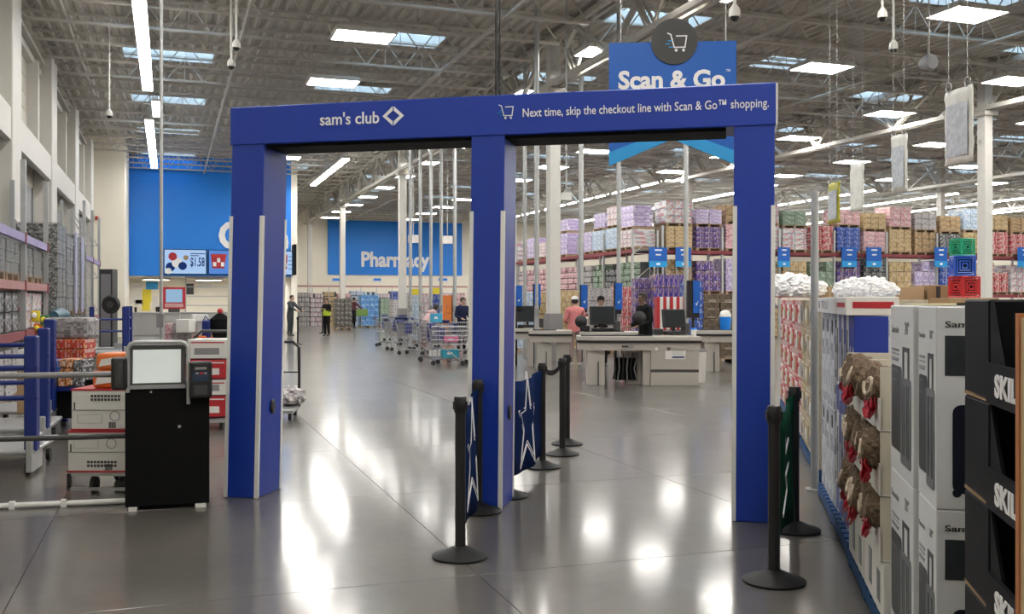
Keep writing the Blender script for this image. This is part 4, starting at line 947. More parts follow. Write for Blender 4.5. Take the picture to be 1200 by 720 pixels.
# ================================================================== checkouts
def leg_panel(t, x0, x1, y0, y1, z1, m=taupe):
    b = MB().box(x0, x1, y0, y1, 0, z1).build('leg_panel', m, t, bevel=.006)
def checkout(px0, px1, py, lb, kind, rz=None):
    D = F*EYE/(py-HZ); s = D/F; a = PG(px0, py); w = (px1-px0)*s
    t = thing('checkout_counter', lb, 'checkout', a, RC+math.radians(-2) if rz is None else rz, 'checkout counters')
    tp = MB().prism([(-.18, .1), (.12, -.05), (w+.04, -.05), (w+.04, .78), (-.18, .78)], .84, .92, 'xy').build('worktop', taupe2, t, bevel=.006)
    MB().prism([(-.185, .095), (.12, -.06), (w+.05, -.06), (w+.05, -.05), (.12, -.05), (-.18, .1)], .80, .845, 'xy').build('bumper', black, tp)
    MB().prism([(-.16, .11), (.12, -.04), (w+.03, -.04), (w+.03, .76), (-.16, .76)], .66, .84, 'xy').build('apron', taupe, t)
    MB().box(-.1, w*.6, .12, .6, .92, .93).build('conveyor', blackm, t)
    leg_panel(t, 0, .33, .02, .6, .66); MB().box(.2, .22, .0, .02, .0, .45).build('cable_slot', dark, t)
    if kind == 0:
        leg_panel(t, w*.36, w*.50, .35, .7, .66); leg_panel(t, w*.50, w*.57, .0, .7, .80)
        cb = MB().box(w*.57, w, -.03, .74, .30, .80).build('cabinet', taupe, t, bevel=.006); MB().box(w*.57, w, -.02, .74, .25, .30).build('recess', dark, t); MB().box(w*.57, w, -.03, .74, .0, .25).build('kick_panel', taupe, t, bevel=.006)
        nt_ = MB().box(w*.70, w*.88, -.036, -.03, .50, .74).build('notice', wcard, cb)
        MB().box(w*.715, w*.745, -.04, -.036, .66, .72).build('print_mark', lettdk, nt_); MB().box(w*.76, w*.87, -.04, -.036, .52, .55).build('print_band', mat('print_navy2', (.02, .04, .15)), nt_)
        for q in range(4): MB().box(w*.76, w*.865, -.04, -.036, .58+.03*q, .588+.03*q).build('print_line', grey, nt_)
        MB().lathe([(.03, -.05), (.03, -.03)], (w*.62, 0, .69), 12, axis='y').build('knob', wcard, cb)
        MB().box(w*.31, w*.37, -.064, -.04, .72, .75).build('handle_slot', black, t); MB().box(w*.38, w*.41, -.064, -.04, .70, .76).build('switch', grey, t)
        pc = MB().box(.55, .95, .3, .7, .08, .5).build('cable_box', blackm, t)
        for q in range(6): MB().tube([(.5+.09*q, .25, .1), (.55+.07*q, .24, .3), (.52+.09*q, .26, .6)], .012, 5).build('cable', grey if q % 2 else black, pc)
    else: leg_panel(t, w-.3, w-.02, .02, .6, .66)
    return t
checkout(688, 818, 452, 'nearest taupe checkout counter with a white notice on its cabinet', 0)
checkout(629, 668, 436, 'taupe checkout counter behind the nearest one, left of the pink hoodie', 1)
checkout(690, 760, 440, 'taupe checkout counter mostly hidden behind the nearest one', 1)
checkout(585, 632, 430, 'far left taupe checkout counter beside the middle gate post', 1)
checkout(826, 900, 436, 'taupe checkout counter behind the right gate post', 1)
def register(px, py, D, lb, s=1.0, face=0):
    a = P(px, py, D); t = thing('register', lb, 'register', (a.x, a.y, .931), RC+face, 'black cash registers')
    MB().box(-.2*s, .2*s, -.12, .18, 0, .07).build('base', black, t, bevel=.01); MB().box(-.03, .03, 0, .06, .07, .25).build('stand', black, t)
    m_ = MB().box(-.24*s, .24*s, -.03, .03, 0, .36*s).build('monitor', black, t, bevel=.015); m_.location = (0, -.02, .14); m_.rotation_euler = (math.radians(-12), 0, 0)
    MB().box(-.21*s, .21*s, -.034, -.03, .03, .33*s).build('display', mat('dark_screen', (.012, .015, .017), .45, spec=.2), m_)
    MB().box(-.42*s, -.24*s, -.05, .1, 0, .12).build('scanner', black, t, bevel=.02); MB().box(.22*s, .34*s, 0, .2, 0, .22).build('printer', dark, t, bevel=.015)
register(790, 380, 19.0, 'black register monitor on the nearest checkout counter', 1.0, .25); register(706, 376, 21.2, 'black register monitor behind the pink hoodie', 1.15, 0)
register(618, 378, 24.0, 'black register monitor on the counter beside the middle gate post', 1.1, -.2)
def mirror(px, py, D, lb):
    a = P(px, py, D); t = thing('round_mirror', lb, 'mirror', (a.x, a.y, .925), RC, 'black round security mirrors'); z = a.z-.925
    MB().tube([(0, .03, 0), (0, .03, z)], .015, 6).build('stem', black, t); MB().lathe([(.02, -.06), (.09, -.04), (.135, 0), (.135, .02)], (0, 0, z), 18, axis='y').build('disc', black, t, smooth=True)
    MB().lathe([(.08, -.0), (.1, .012)], n=12).build('foot', black, t)
mirror(749, 373, 18.75, 'round black security mirror on the nearest checkout counter'); mirror(681, 377, 21.2, 'round black security mirror on the second checkout counter')
def blade(px0, px1, py0, py1, D, lb, bwid=.2):
    a = P((px0+px1)/2, py1, D); s = D/F; w = (px1-px0)*s; h = (py1-py0)*s
    t = thing('lane_sign', lb, 'sign', (a.x, a.y, 0), RC, 'vertical blue lane signs')
    MB().box(-w/2, w/2, -.04, 0, a.z, a.z+h).build('panel', scanblue, t); MB().box(-w/2-bwid*w, w/2-.01, 0, .1, a.z-.1, a.z+h).build('back', black, t)
    MB().prism([(-w*.2, a.z+h*.3), (0, a.z+h*.22), (w*.25, a.z+h*.38), (0, a.z+h*.3)], -.046, -.04).build('emblem', lett, t)
    MB().tube([(-w*.4, .06, 0), (-w*.4, .06, a.z)], .03, 8).build('pole', black, t)
blade(681, 688.5, 334, 362, 25.5, 'vertical blue lane sign above the pink hoodie'); blade(721, 729, 332, 363, 22, 'vertical blue lane sign above the dark capped cashier'); blade(812, 820, 329, 367, 20.2, 'vertical blue lane sign above the nearest register', .85)
blade(626, 633.5, 333, 358, 23, 'vertical blue lane sign left of the white column'); blade(604, 612, 335, 359, 24, 'vertical blue lane sign beside the middle gate post')
def pole(px, py, lb, r=.035, z1=None):
    a = PG(px, py); t = thing('power_pole', lb, 'pole', a, RC, 'slim power poles up to the roof')
    MB().tube([(0, 0, 0), (0, 0, z1 or HC)], r, 8).build('tube', galv, t, smooth=True); MB().box(-.06, .06, -.05, .05, 0, .1).build('foot', galv, t); MB().box(-.05, .05, -.06, -.03, 1.2, 1.4).build('outlet_box', grey, t)
for px, py, r, lb in ((189, 480, .026, 'slim grey pole left of the gate in front of the food wall'), (629, 432, .055, 'power pole left of the big white column'), (681, 423, .065, 'power pole right of the big white column'), (725, 430, .05, 'power pole above the dark capped cashier'), (804, 440, .05, 'power pole left of the hanging chevron tip'),
   (481, 405, .06, 'leftmost power pole in the cluster before the pharmacy panel'), (492.5, 405, .06, 'second power pole in the cluster before the pharmacy panel'), (505, 405, .06, 'third power pole in the cluster before the pharmacy panel'), (517, 404, .06, 'fourth power pole in the cluster before the pharmacy panel'), (533, 405, .065, 'rightmost power pole in the cluster before the pharmacy panel'), (615, 420, .05, 'power pole at the right edge of the middle gate post')):
    pole(px, py, lb, r)
# ceiling boxes near the cluster
for q, (px, py, D) in enumerate(((484, 280, 40), (524, 281, 40), (664, 230, 22))):
    a = P(px, py, D); t = thing('hanging_box', ['left small white box hung before the pharmacy panel', 'right small white box hung before the pharmacy panel', 'white box hung beside the big column'][q], 'box', a, RC, 'white boxes hung from the roof'); s = D/F
    MB().box(-6*s, 6*s, 0, .3, -4.5*s, 4.5*s).build('case', wcard, t); MB().tube([(0, .15, 4.5*s), (0, .15, HC-a.z)], .02, 6).build('stem', galv, t)
# goods between checkouts and racks
def stack(px0, px1, py0, py1, py_f, m, lb, nc, nt, grp='floor displays behind the checkouts', rz=RC, dep=1.0):
    D = F*EYE/(py_f-HZ); s = D/F; a = PG((px0+px1)/2, py_f); h = EYE+(HZ-py0)*s
    return load((a.x, a.y, 0), rz, (px1-px0)*s, dep, h, m, lb, nc, nt, grp, pal=True)
trayb = mat_print('tray_brown', (.12, .085, .055), (.3, .26, .2), (.05, .04, .03), 4, 2, .5)
stack(820, 858, 345, 390, 424, trayb, 'tall stack of brown drink trays behind the right checkout', 2, 8)
stack(765, 800, 322, 390, 420, mat_print('box_violet', (.05, .04, .30), (.55, .4, .15), (.5, .3, .3), 4, 3, .5), 'violet and gold gift box display behind the nearest register', 6, 6)
stack(742, 764, 326, 390, 418, CW['dark purple'], 'dark purple carton display behind the cashier in the black jacket', 3, 7)
stack(800, 820, 330, 390, 424, CW['cobalt blue'], 'cobalt carton display beside the nearest lane sign', 2, 6)
stack(768, 802, 347, 390, 432, [red, wcard], 'candy striped carton display behind the nearest register', 9, 2, dep=.5)
stack(690, 716, 338, 390, 414, CW['speckled grey'], 'speckled grey carton display behind the dark capped cashier', 4, 5)
stack(655, 682, 340, 390, 412, CW['tan'], 'tan carton display behind the pink hoodie', 4, 5); stack(717, 742, 336, 390, 412, CW['red and white'], 'red and white carton display between two lane signs', 4, 6)
stack(606, 625, 342, 390, 412, CW['pale blue'], 'pale blue carton display beside the middle gate post', 3, 5); stack(630, 646, 342, 390, 410, CW['tan'], 'tan carton display left of the white column', 3, 5)
# tub on the right counter, cup and small things
a = P(850, 388, 22.3); t = thing('wipes_tub', 'blue and white tub on the far right checkout counter', 'tub', (a.x, a.y, .925), RC); MB().lathe([(.11, 0), (.13, .2), (.13, .3)], n=16).build('tub', signblue, t, smooth=True); MB().lathe([(.135, .3), (.135, .34), (.1, .42), (.04, .45)], n=16).build('lid', wcard, t, smooth=True)
a = P(813, 391, 18.6); t = thing('paper_cup', 'small white cup at the right end of the nearest counter', 'cup', (a.x, a.y, .922), RC); MB().lathe([(.045, 0), (.055, .12)], n=12).build('cup', wcard, t, smooth=True); MB().lathe([(.058, .12), (.05, .15)], n=12).build('lid', signblue, t)
a = PG(821, 449); t = thing('waste_bin', 'narrow white bin at the right end of the nearest counter', 'bin', a, RC); MB().prism([(-.09, 0), (.09, 0), (.11, .62), (-.11, .62)], 0, .3).build('body', wcard, t); MB().box(-.12, .12, -.01, .31, .6, .64).build('rim', grey, t)
# ================================================================== people
skinm = mat('skin', (.42, .26, .19), .55, var=.05); skind = mat('skin_dark', (.20, .11, .075), .55, var=.05); hairm = mat('hair_dark', (.02, .015, .012), .7)
def person(label, loc, rz, top, legs, hair, H=1.68, arms='fwd', bend=0.0, skin=None, cap=None, long_hair=False, shoe=None, extra=None, step=.0):
    skin = skin or skinm; shoe = shoe or dark; s = H/1.70
    J = {}; E = []
    def j(n, co, r, mt, par=None):
        g_ = 1.13 if mt in (1, 2) else 1.0
        J[n] = (Vector(co)*s, r*s*g_ if not isinstance(r, tuple) else (r[0]*s*g_, r[1]*s*g_), mt)
        if par: E.append((par, n))
    ca, sa = math.cos(bend), math.sin(bend)
    def up(x, y, z): dz = z-.95; return (x, y*ca-dz*sa, .95+dz*ca+y*sa)
    j('pelvis', (0, 0, .95), (.155, .115), 2); j('waist', up(0, 0, 1.12), (.145, .105), 1, 'pelvis'); j('chest', up(0, 0, 1.32), (.165, .12), 1, 'waist'); j('collar', up(0, .0, 1.43), (.10, .08), 1, 'chest'); j('neck', up(0, -.01, 1.49), .055, 0, 'collar')
    j('jaw', up(0, -.035, 1.555), .068, 0, 'neck'); j('skull', up(0, -.02, 1.62), .088, 0, 'jaw'); j('crown', up(0, -.01, 1.675), .062, 0, 'skull')
    for k, sd in (('l', -1), ('r', 1)):
        j('sh'+k, up(sd*.175, 0, 1.40), .068, 1, 'collar')
        if arms == 'fwd': el, wr = up(sd*.235, -.02, 1.13), up(sd*.16, -.25, 1.08)
        elif arms == 'hold': el, wr = up(sd*.24, -.03, 1.14), up(sd*.09, -.2, 1.22)
        elif arms == 'reach': el, wr = up(sd*.24, -.2, 1.22), up(sd*.2, -.43, 1.13)
        else: el, wr = up(sd*.235, .02, 1.13), up(sd*.25, -.03, .88)
        j('el'+k, el, .052, 1, 'sh'+k); j('wr'+k, wr, .034, 1, 'el'+k)
        d = (Vector(wr)-Vector(el)).normalized(); h0 = Vector(wr)+d*.06; j('pm'+k, h0, (.035, .022), 0, 'wr'+k)
        sv = Vector((1, 0, 0)) if abs(d.x) < .8 else Vector((0, 1, 0)); sv = (sv-d*sv.dot(d)).normalized(); nv = d.cross(sv)
        for q, (o_, ln) in enumerate(((-.03, .05), (-.01, .062), (.01, .068), (.03, .06))):
            m1 = h0+d*.03+sv*o_; j('f%s%da' % (k, q), m1, .0095, 0, 'pm'+k); j('f%s%db' % (k, q), m1+d*ln*.6, .009, 0, 'f%s%da' % (k, q)); j('f%s%dc' % (k, q), m1+d*ln*.85+nv*.02, .008, 0, 'f%s%db' % (k, q))
        j('t%sa' % k, h0-sv*sd*.035+d*.0, .011, 0, 'pm'+k); j('t%sb' % k, h0-sv*sd*.05+d*.035, .009, 0, 't%sa' % k)
        st_ = step*sd
        j('hip'+k, (sd*.09, 0, .88), .098, 2, 'pelvis'); j('kn'+k, (sd*.10, -.02-st_*.5, .50), .068, 2, 'hip'+k); j('an'+k, (sd*.105, .02-st_, .10), .048, 2, 'kn'+k); j('hl'+k, (sd*.105, .03-st_, .045), .042, 3, 'an'+k); j('to'+k, (sd*.115, -.13-st_, .035), .036, 3, 'hl'+k)
    names = list(J); idx = {n_: i for i, n_ in enumerate(names)}
    me = bpy.data.meshes.new('b'); me.from_pydata([J[n_][0] for n_ in names], [(idx[a], idx[b_]) for a, b_ in E], [])
    ob = bpy.data.objects.new('b', me); COL.objects.link(ob); ob.modifiers.new('s', 'SKIN'); md = ob.modifiers.new('u', 'SUBSURF'); md.levels = 1
    for i, n_ in enumerate(names):
        r = J[n_][1]; sv = me.skin_vertices[0].data[i]; sv.radius = r if isinstance(r, tuple) else (r, r); sv.use_root = (i == 0)
    dg = bpy.context.evaluated_depsgraph_get(); m2 = bpy.data.meshes.new_from_object(ob.evaluated_get(dg)); bpy.data.objects.remove(ob, do_unlink=True)
    m2.materials.clear()
    for m in (skin, top, legs, shoe): m2.materials.append(m)
    segs = [(J[a][0], J[b_][0], J[b_][2]) for a, b_ in E]
    for p in m2.polygons:
        c = p.center; best = None
        for a, b_, mt in segs:
            d = b_-a; q = max(0, min(1, (c-a).dot(d)/max(d.length_squared, 1e-9))); ds = (c-(a+d*q)).length
            if best is None or ds < best[0]: best = (ds, mt)
        p.material_index = best[1]; p.use_smooth = True
    m2.name = 'person_body'
    t = thing('person', label, 'person', loc, rz); link('body', m2, t)
    hc = J['skull'][0]; hr = .098*s
    hb = MB(); hb.sphere((hc.x, hc.y+.012*s, hc.z+.022*s), hr, 14, 9, (.92, 1.05, 1.0))
    for v in hb.bm.verts:
        if v.co.y < hc.y-.03*s and v.co.z < hc.z+.045*s: v.co.y = hc.y-.03*s
    if long_hair: hb.sphere((hc.x, hc.y+.06*s, hc.z-.10*s), hr*.95, 10, 7, (.95, .6, 1.5))
    hb.build('hair', hair, t, smooth=True)
    fb_ = MB(); fy = hc.y-.088*s
    fb_.sphere((hc.x, fy-.008*s, hc.z-.035*s), .014*s, 6, 5, (.8, 1, 1.4)); 
    for sd in (-1, 1): fb_.sphere((hc.x+sd*.088*s, hc.y, hc.z-.02*s), .022*s, 6, 5, (.4, .7, 1.2))
    fb_.build('nose_and_ears', skin, t, smooth=True)
    eb = MB()
    for sd in (-1, 1): eb.sphere((hc.x+sd*.032*s, hc.y-.078*s, hc.z-.008*s), .010*s, 6, 5)
    eb.box(hc.x-.025*s, hc.x+.025*s, fy+.002*s, fy+.012*s, hc.z-.072*s, hc.z-.066*s); eb.build('eyes_and_mouth', hairm, t)
    if cap:
        cb = MB().sphere((hc.x, hc.y+.008*s, hc.z+.045*s), hr*1.03, 14, 8, (.95, 1.05, .85)); 
        for v in cb.bm.verts: v.co.z = max(v.co.z, hc.z+.03*s)
        cb.prism([(hc.x-.07*s, hc.y-.07*s), (hc.x+.07*s, hc.y-.07*s), (hc.x+.05*s, hc.y-.18*s), (hc.x-.05*s, hc.y-.18*s)], hc.z+.035*s, hc.z+.048*s, 'xy'); cb.build('cap', cap, t, smooth=True)
    if extra: extra(t, J, s)
    return t
cl = lambda n_, c: mat(n_, c, .9, var=.2, scale=18, bump=.2, spec=.1)
def hem(m, z0, z1, r):
    def f(t, J, s): MB().lathe([(r*s, z0*s), (r*1.02*s, (z0+z1)/2*s), (r*.98*s, z1*s)], n=18).build('hem', m, t, smooth=True).scale = (1, .75, 1)
    return f
pinkm = cl('hoodie_pink', (.62, .22, .22)); greyp = cl('trousers_taupe', (.30, .22, .21)); blackc = cl('cloth_black', (.012, .012, .013)); vestm = mat('vest_yellow', (.55, .68, .04), .6); plum = cl('cloth_plum', (.10, .04, .05)); coat = cl('coat_grey', (.055, .06, .065)); lpink = cl('cloth_pale_pink', (.62, .42, .42)); navyc = cl('cloth_navy', (.02, .025, .06)); capw = cl('cap_white', (.7, .68, .66))
person('person in a pink hoodie and white cap standing at a checkout, seen from behind', PG(674, 430), RC+math.pi+.15, pinkm, greyp, hairm, 1.66, 'fwd', .03, cap=capw, shoe=wcard, extra=hem(pinkm, .86, 1.05, .185))
person('person in a black jacket working behind the nearest checkout, looking down', P(757, 430, 19.7)*Vector((1, 1, 0)) if False else Vector((P(757, 400, 19.75).x, P(757, 400, 19.75).y, 0)), RC-1.15, blackc, blackc, hairm, 1.74, 'fwd', .10, skin=skind)
person('person in dark clothes and a dark cap behind the second register', Vector((P(704, 400, 23.5).x, P(704, 400, 23.5).y, 0)), RC, blackc, blackc, hairm, 1.66, 'fwd', .05, cap=blackc)
def vest(t, J, s):
    MB().lathe([(.19*s, .93*s), (.195*s, 1.05*s), (.185*s, 1.22*s)], n=18).build('vest', vestm, t, smooth=True).scale = (1, .78, 1)
person('person in black with a yellow high visibility vest standing in the far aisle', PG(383, 394), RC-.5, blackc, blackc, hairm, 1.66, 'hold', 0, extra=vest, long_hair=True)
person('person in a plum coat pushing a cart by the blue water pallet', PG(414, 385), RC+2.4, plum, blackc, hairm, 1.74, 'reach', .08)
person('person in a dark grey coat at the left edge of the far aisle', PG(340, 394), RC+1.2, coat, coat, hairm, 1.8, 'reach', .12)
person('person in a pale pink top leaning over a shopping cart', PG(497, 412), RC+2.2, lpink, greyp, hairm, 1.62, 'reach', .75, long_hair=True)
person('person in navy clothes beside the carts near the middle gate post', PG(541, 412), RC+.6, navyc, blackc, hairm, 1.66, 'fwd', .1)
# ================================================================== shopping carts
def cart_meshes():
    b = MB(); x0, x1, y0, y1 = -.26, .26, -.45, .42; zb, zt = .52, .95
    def ring(z, k): 
        pts = [(x0*k, y0*k, z), (x1*k, y0*k, z), (x1, y1, z), (x0, y1, z)]
        for i in range(4): b.tube([pts[i], pts[(i+1) % 4]], .009 if k == 1 else .007, 5)
    for q in range(5): ring(zb+(zt-zb)*q/4, .82+.18*q/4)
    for q in range(11):
        t = q/10; xa = x0+(x1-x0)*t; b.bar((xa*.82, y0*.82, zb), (xa, y0, zt), .006); b.bar((xa, y1, zb), (xa, y1, zt), .006); b.bar((xa*.82, y0*.82, zb), (xa, y1, zb), .006)
    for q in range(13):
        t = q/12; ya = y0*.82+(y1-y0*.82)*t; yb = y0+(y1-y0)*t; k = .82+.18*t
        for sd in (x0, x1): b.bar((sd*k, ya, zb), (sd, yb, zt), .006)
    bas = b.mesh('basket', wire)
    f = MB()
    for sd in (-1, 1):
        f.tube([(sd*.24, .5, 1.0), (sd*.25, .42, .6), (sd*.25, .40, .16), (sd*.22, -.38, .12)], .014, 6); f.tube([(sd*.22, -.30, .12), (sd*.22, .2, .5)], .012, 6)
    for y in (-.35, -.1, .15, .38): f.tube([(-.23, y, .15), (.23, y, .15)], .009, 5)
    fr = f.mesh('frame', wire); h = MB().tube([(-.27, .52, 1.01), (.27, .52, 1.01)], .02, 8).box(-.2, .2, .44, .50, .93, .99).mesh('handle', cartblue)
    st = MB().box(-.22, .22, .2, .21, .6, .92).box(-.2, .2, .22, .4, .74, .75).mesh('child_seat', cartblue); w = MB().lathe([(.06, -.015), (.062, 0), (.06, .015)], n=12, axis='x').mesh('wheel', rubber, smooth=True)
    return bas, fr, h, st, w
CM = cart_meshes()
def cart(px, py, rz, lb):
    a = PG(px, py); t = thing('shopping_cart', lb, 'cart', a, RC+rz, 'wire shopping carts near the checkouts')
    for n_, m in zip(('basket', 'frame', 'handle', 'child_seat'), CM): link(n_, m, t)
    for x, y in ((-.22, -.36), (.22, -.36), (-.24, .38), (.24, .38)): link('wheel', CM[4], t, (x, y, .062))
    return a
carts = [(528, 428, 1.4, 'nearest wire cart with a teal box, left of the middle gate post'), (510, 424, 1.7, 'wire cart with goods just behind the nearest one'), (486, 416, 1.2, 'wire cart beside the person leaning over'), (470, 411, 2.0, 'wire cart left of the leaning person'), (456, 406, 1.5, 'leftmost wire cart in the group by the aisle'), (482, 401, .9, 'wire cart in the back of the group'), (538, 416, 2.2, 'wire cart hidden beside the middle gate post'), (500, 408, 1.5, 'farthest wire cart in the cart group'), (464, 400, 1.2, 'distant wire cart near the water pallet')]
for c in carts: cart(*c)
def parcel(px, py, D, w, d, h, m, lb, rz=.2, name='parcel'):
    a = P(px, py, D); t = thing(name, lb, 'package', a, RC+rz, 'goods in the shopping carts'); MB().box(-w/2, w/2, -d/2, d/2, 0, h).build('body', m, t, bevel=.01); MB().box(-w*.2, w*.1, -d/2-.004, -d/2, h*.4, h*.65).build('label', wcard, t); return t
teal = mat('teal_box', (.02, .26, .36), .5)
D1 = F*EYE/(428-HZ); D2 = F*EYE/(424-HZ)
parcel(527, 419, D1, .42, .35, .2, teal, 'teal carton on the lower rack of the nearest cart'); parcel(528, 401, D1, .36, .3, .13, mat('pink_pack', (.62, .15, .3)), 'pink package in the nearest cart'); parcel(511, 378, D2, .30, .22, .23, mat('cyan_bag', (.05, .35, .55)), 'light blue bag hung high in the cart group'); parcel(508, 400, D2, .28, .2, .42, mat('violet_case', (.07, .06, .22)), 'violet case standing in a cart'); parcel(511, 418, D2, .35, .25, .16, wcard, 'white bag on the lower rack of a cart'); parcel(470, 381, F*EYE/(411-HZ), .38, .3, .24, navyc, 'navy crate in the left cart')
# floor goods near the carts and colourful coats behind
for q, (px0, px1, y0, fy, m, lb) in enumerate(((482, 492, 346, 402, CW['pale blue'], 'pale blue merchandise stand behind the carts'), (494, 504, 344, 402, CW['white'], 'white merchandise stand behind the leaning person'), (506, 516, 345, 402, CW['cobalt blue'], 'cobalt merchandise stand with yellow tag'), (519, 530, 346, 402, mat('carton_orange', (.7, .2, .04)), 'orange merchandise stand left of the middle gate post'), (532, 545, 344, 402, CW['pink'], 'pink merchandise stand beside the middle gate post'))):
    stack(px0, px1, y0, 0, fy, m, lb, 2, 5, 'merchandise stands behind the carts')
    if q in (0, 2): a = P((px0+px1)/2, y0-1, 36.2); tt = thing('price_tag', ['yellow price card on the pale blue stand', '', 'yellow price card on the cobalt stand'][q], 'tag', Vector((a.x, a.y, a.z-.02)), RC); MB().box(-.14, .14, 0, .02, 0, .22).build('card', yellow, tt)
# ================================================================== far shelves in front of the pharmacy
YS = 62.0
gr = [('speckled grey', 349), ('white', 350), ('tan', 348), ('pink', 350), ('pale blue', 347), ('pale blue', 348), ('white', 350), ('cobalt blue', 347), ('speckled grey', 349), ('pink', 350), ('red and white', 350), ('white', 349), ('speckled grey', 349)]
xs0 = PYp(346, 350, YS).x; xs1 = PYp(545, 350, YS).x; n = len(gr); w = (xs1-xs0)/n
hd = thing('shelf_header', 'long thin red edged header over the far shelves', 'header', (xs0, YS-.6, 2.42)); MB().box(0, xs1-xs0, 0, .05, 0, .10).build('red_strip', rackpink, hd)
for q in range(12): MB().tube([(q*(xs1-xs0)/11, .03, 0), (q*(xs1-xs0)/11, .03, -2.42)], .02, 5).build('post', galv, hd)
for q, (c, y0) in enumerate(gr):
    h = PYp(400, y0, YS).z
    load((xs0+w*(q+.5), YS, 0), 0, w*.96, .9, h+.35, CW[c], '%s goods on the far shelves, %s bay from the left' % (c, ORD[q]), 5, 7, 'goods on the far shelves', pal=False, top=.8, jit=.02, gap=.84, back=True)
def pallet_px(px0, px1, py0, pyf, m, lb, nc, nt, rz=0): stack(px0, px1, py0, 0, pyf, m, lb, nc, nt, 'floor pallets in the far aisle', rz)
water = mat_print('water_blue', (.10, .28, .58), (.45, .62, .8), (.05, .14, .4), 5, 2, .5)
pallet_px(421, 442, 346, 384, water, 'tall pallet of blue water packs in the far aisle', 4, 6); a = P(431, 371, 55); t = thing('green_sign', 'lime green card on the blue water pallet', 'sign', (a.x-.0, PG(431, 384).y-.55, a.z), 0); MB().tube([(0, .01, 0), (0, .01, -a.z)], .02, 6).build('stake', galv, t); MB().box(-.38, .38, 0, .02, 0, .4).build('card', mat('lime', (.16, .28, .06)), t)
pallet_px(392, 411, 350, 386.5, mat_print('dark_jars', (.06, .055, .05), (.4, .4, .38), (.12, .1, .08), 4, 3, .5), 'pallet of dark jars beside the yellow vest', 4, 6)
pallet_px(364, 378, 352, 381, CW['speckled grey'], 'grey pallet left of the yellow vest', 3, 5); pallet_px(350, 362, 351, 380, CW['red and white'], 'red and white pallet at the left of the far aisle', 3, 5); pallet_px(444, 456, 350, 384, CW['sage green'], 'green grey pallet right of the blue water', 3, 5); pallet_px(458, 475, 351, 388, CW['speckled grey'], 'speckled pallet behind the left carts', 3, 5)
for px, py, lb in ((349, 404, 'thin black stanchion left of the yellow vest, nearer'), (378, 391, 'thin black stanchion just left of the yellow vest')):
    w_ = PG(px, py); t = thing('stanchion', lb, 'stanchion', w_, RC, 'black belt stanchions'); link('pole', pm_, t); link('base', bm_, t); link('belt_head', hm_, t)
# ================================================================== left racks against the wall
XRk = -2.25
rack('wall_rack', 'tall grey wall rack with purple and rust beams at the left edge', XRk, 11.6, math.pi/2, 3, 3.1, .58, [(1.1, rackred), (1.9, rackpink), (2.68, rackpur)], 3.9, (galv,))
rack('wall_rack', 'farther grey wall rack beyond the wrapped pallets', XRk, 30.0, math.pi/2, 2, 3.1, .58, [(1.1, rackred), (2.9, rackpur)], 4.4, (galv,))
XI = XRk-.30
wrapg = mat_print('wrapped_goods', (.20, .205, .19), (.025, .03, .03), (.55, .55, .52), 16, 8, .6); wrapd = mat_print('wrapped_dark', (.12, .12, .12), (.35, .36, .36), (.05, .05, .05), 6, 5, .5)  # pale blocks in the wrapped goods are pack glints painted into the colour
def wrapped(y, z, w, h, m, lb, nt, x=None, d=.52):
    x = XI if x is None else x; rzz = math.pi/2
    t = load((x, y, z), rzz, w, d, h, m, lb, 3, nt, 'shrink wrapped loads along the left wall', pal=True)
    b = MB().box(-w/2-.02, w/2+.02, -d/2-.02, d/2+.02, .05, h+.015).build('shrink_film', film, t)
    return t
for q in range(3):
    y = 11.6+1.55+3.1*q
    for s_, sn in ((-.72, 'near'), (.72, 'far')):
        wrapped(y+s_, 1.91, 1.3, .6, wrapg, 'shrink wrapped load under the purple beam, %s half of %s bay' % (sn, ORD[q]), 3)
        load((XI, y+s_, 1.11), math.pi/2, 1.3, .5, .62, CW['black and grey'] if q < 2 else CW['white'], 'printed cartons under the rust beam, %s half of %s bay' % (sn, ORD[q]), 2, 2, 'printed cartons on the wall rack', pal=False)
        load((XI, y+s_, 0), math.pi/2, 1.3, .5, .85, CW['speckled grey'], 'grey cartons on the wall rack floor, %s half of %s bay' % (sn, ORD[q]), 2, 3, 'floor cartons of the wall rack')
# large wrapped pallets beyond the rack
for q in range(4):
    y = 21.9+q*1.75
    wrapped(y, 0, 1.6, 1.25, wrapd, 'lower shrink wrapped pallet, %s from the rack end' % ORD[q], 3, x=-2.43, d=.74)
    wrapped(y, 1.26, 1.6, 1.85-.1*(q % 2), wrapg, 'tall shrink wrapped pallet of silver packs, %s from the rack end' % ORD[q], 6, x=-2.43, d=.74)
    for k in range(2): MB_ = None
lil = mat('lilac_edge', (.5, .48, .7), .4)
for q in range(2):
    t = thing('corner_board', ['near', 'far'][q]+' lilac corner board on the wrapped silver pallets', 'board', (-2.03, 24.5+q*1.75, 1.3)); MB().box(0, .03, 0, .2, 0, 1.85).build('board', lil, t)
# blue tarp roll, red tray and bright goods in front of the wrapped pallets
def goods(px, py, D, w, d, h, m, lb, rz=0, name='goods_box', grp='bright goods along the left wall', n=(1, 1)):
    a = P(px, py, D); t = thing(name, lb, 'box', a, RC+rz, grp)
    for i in range(n[0]):
        for k in range(n[1]): MB().box(-w/2+i*w/n[0], -w/2+(i+1)*w/n[0]-.006, -d/2, d/2, k*h/n[1], (k+1)*h/n[1]-.005).build('body', m, t, bevel=.01)
    return t
a = P(76, 370, 19); t = thing('tarp_roll', 'dark teal rolled cover lying on the wrapped goods', 'roll', a, 0); MB().tube([(-.15, -.5, 0), (-.1, 0, .02), (-.05, .6, 0)], [.09, .14, .1], 12).build('roll', mat('teal_dark', (.02, .09, .13), .4), t, smooth=True)
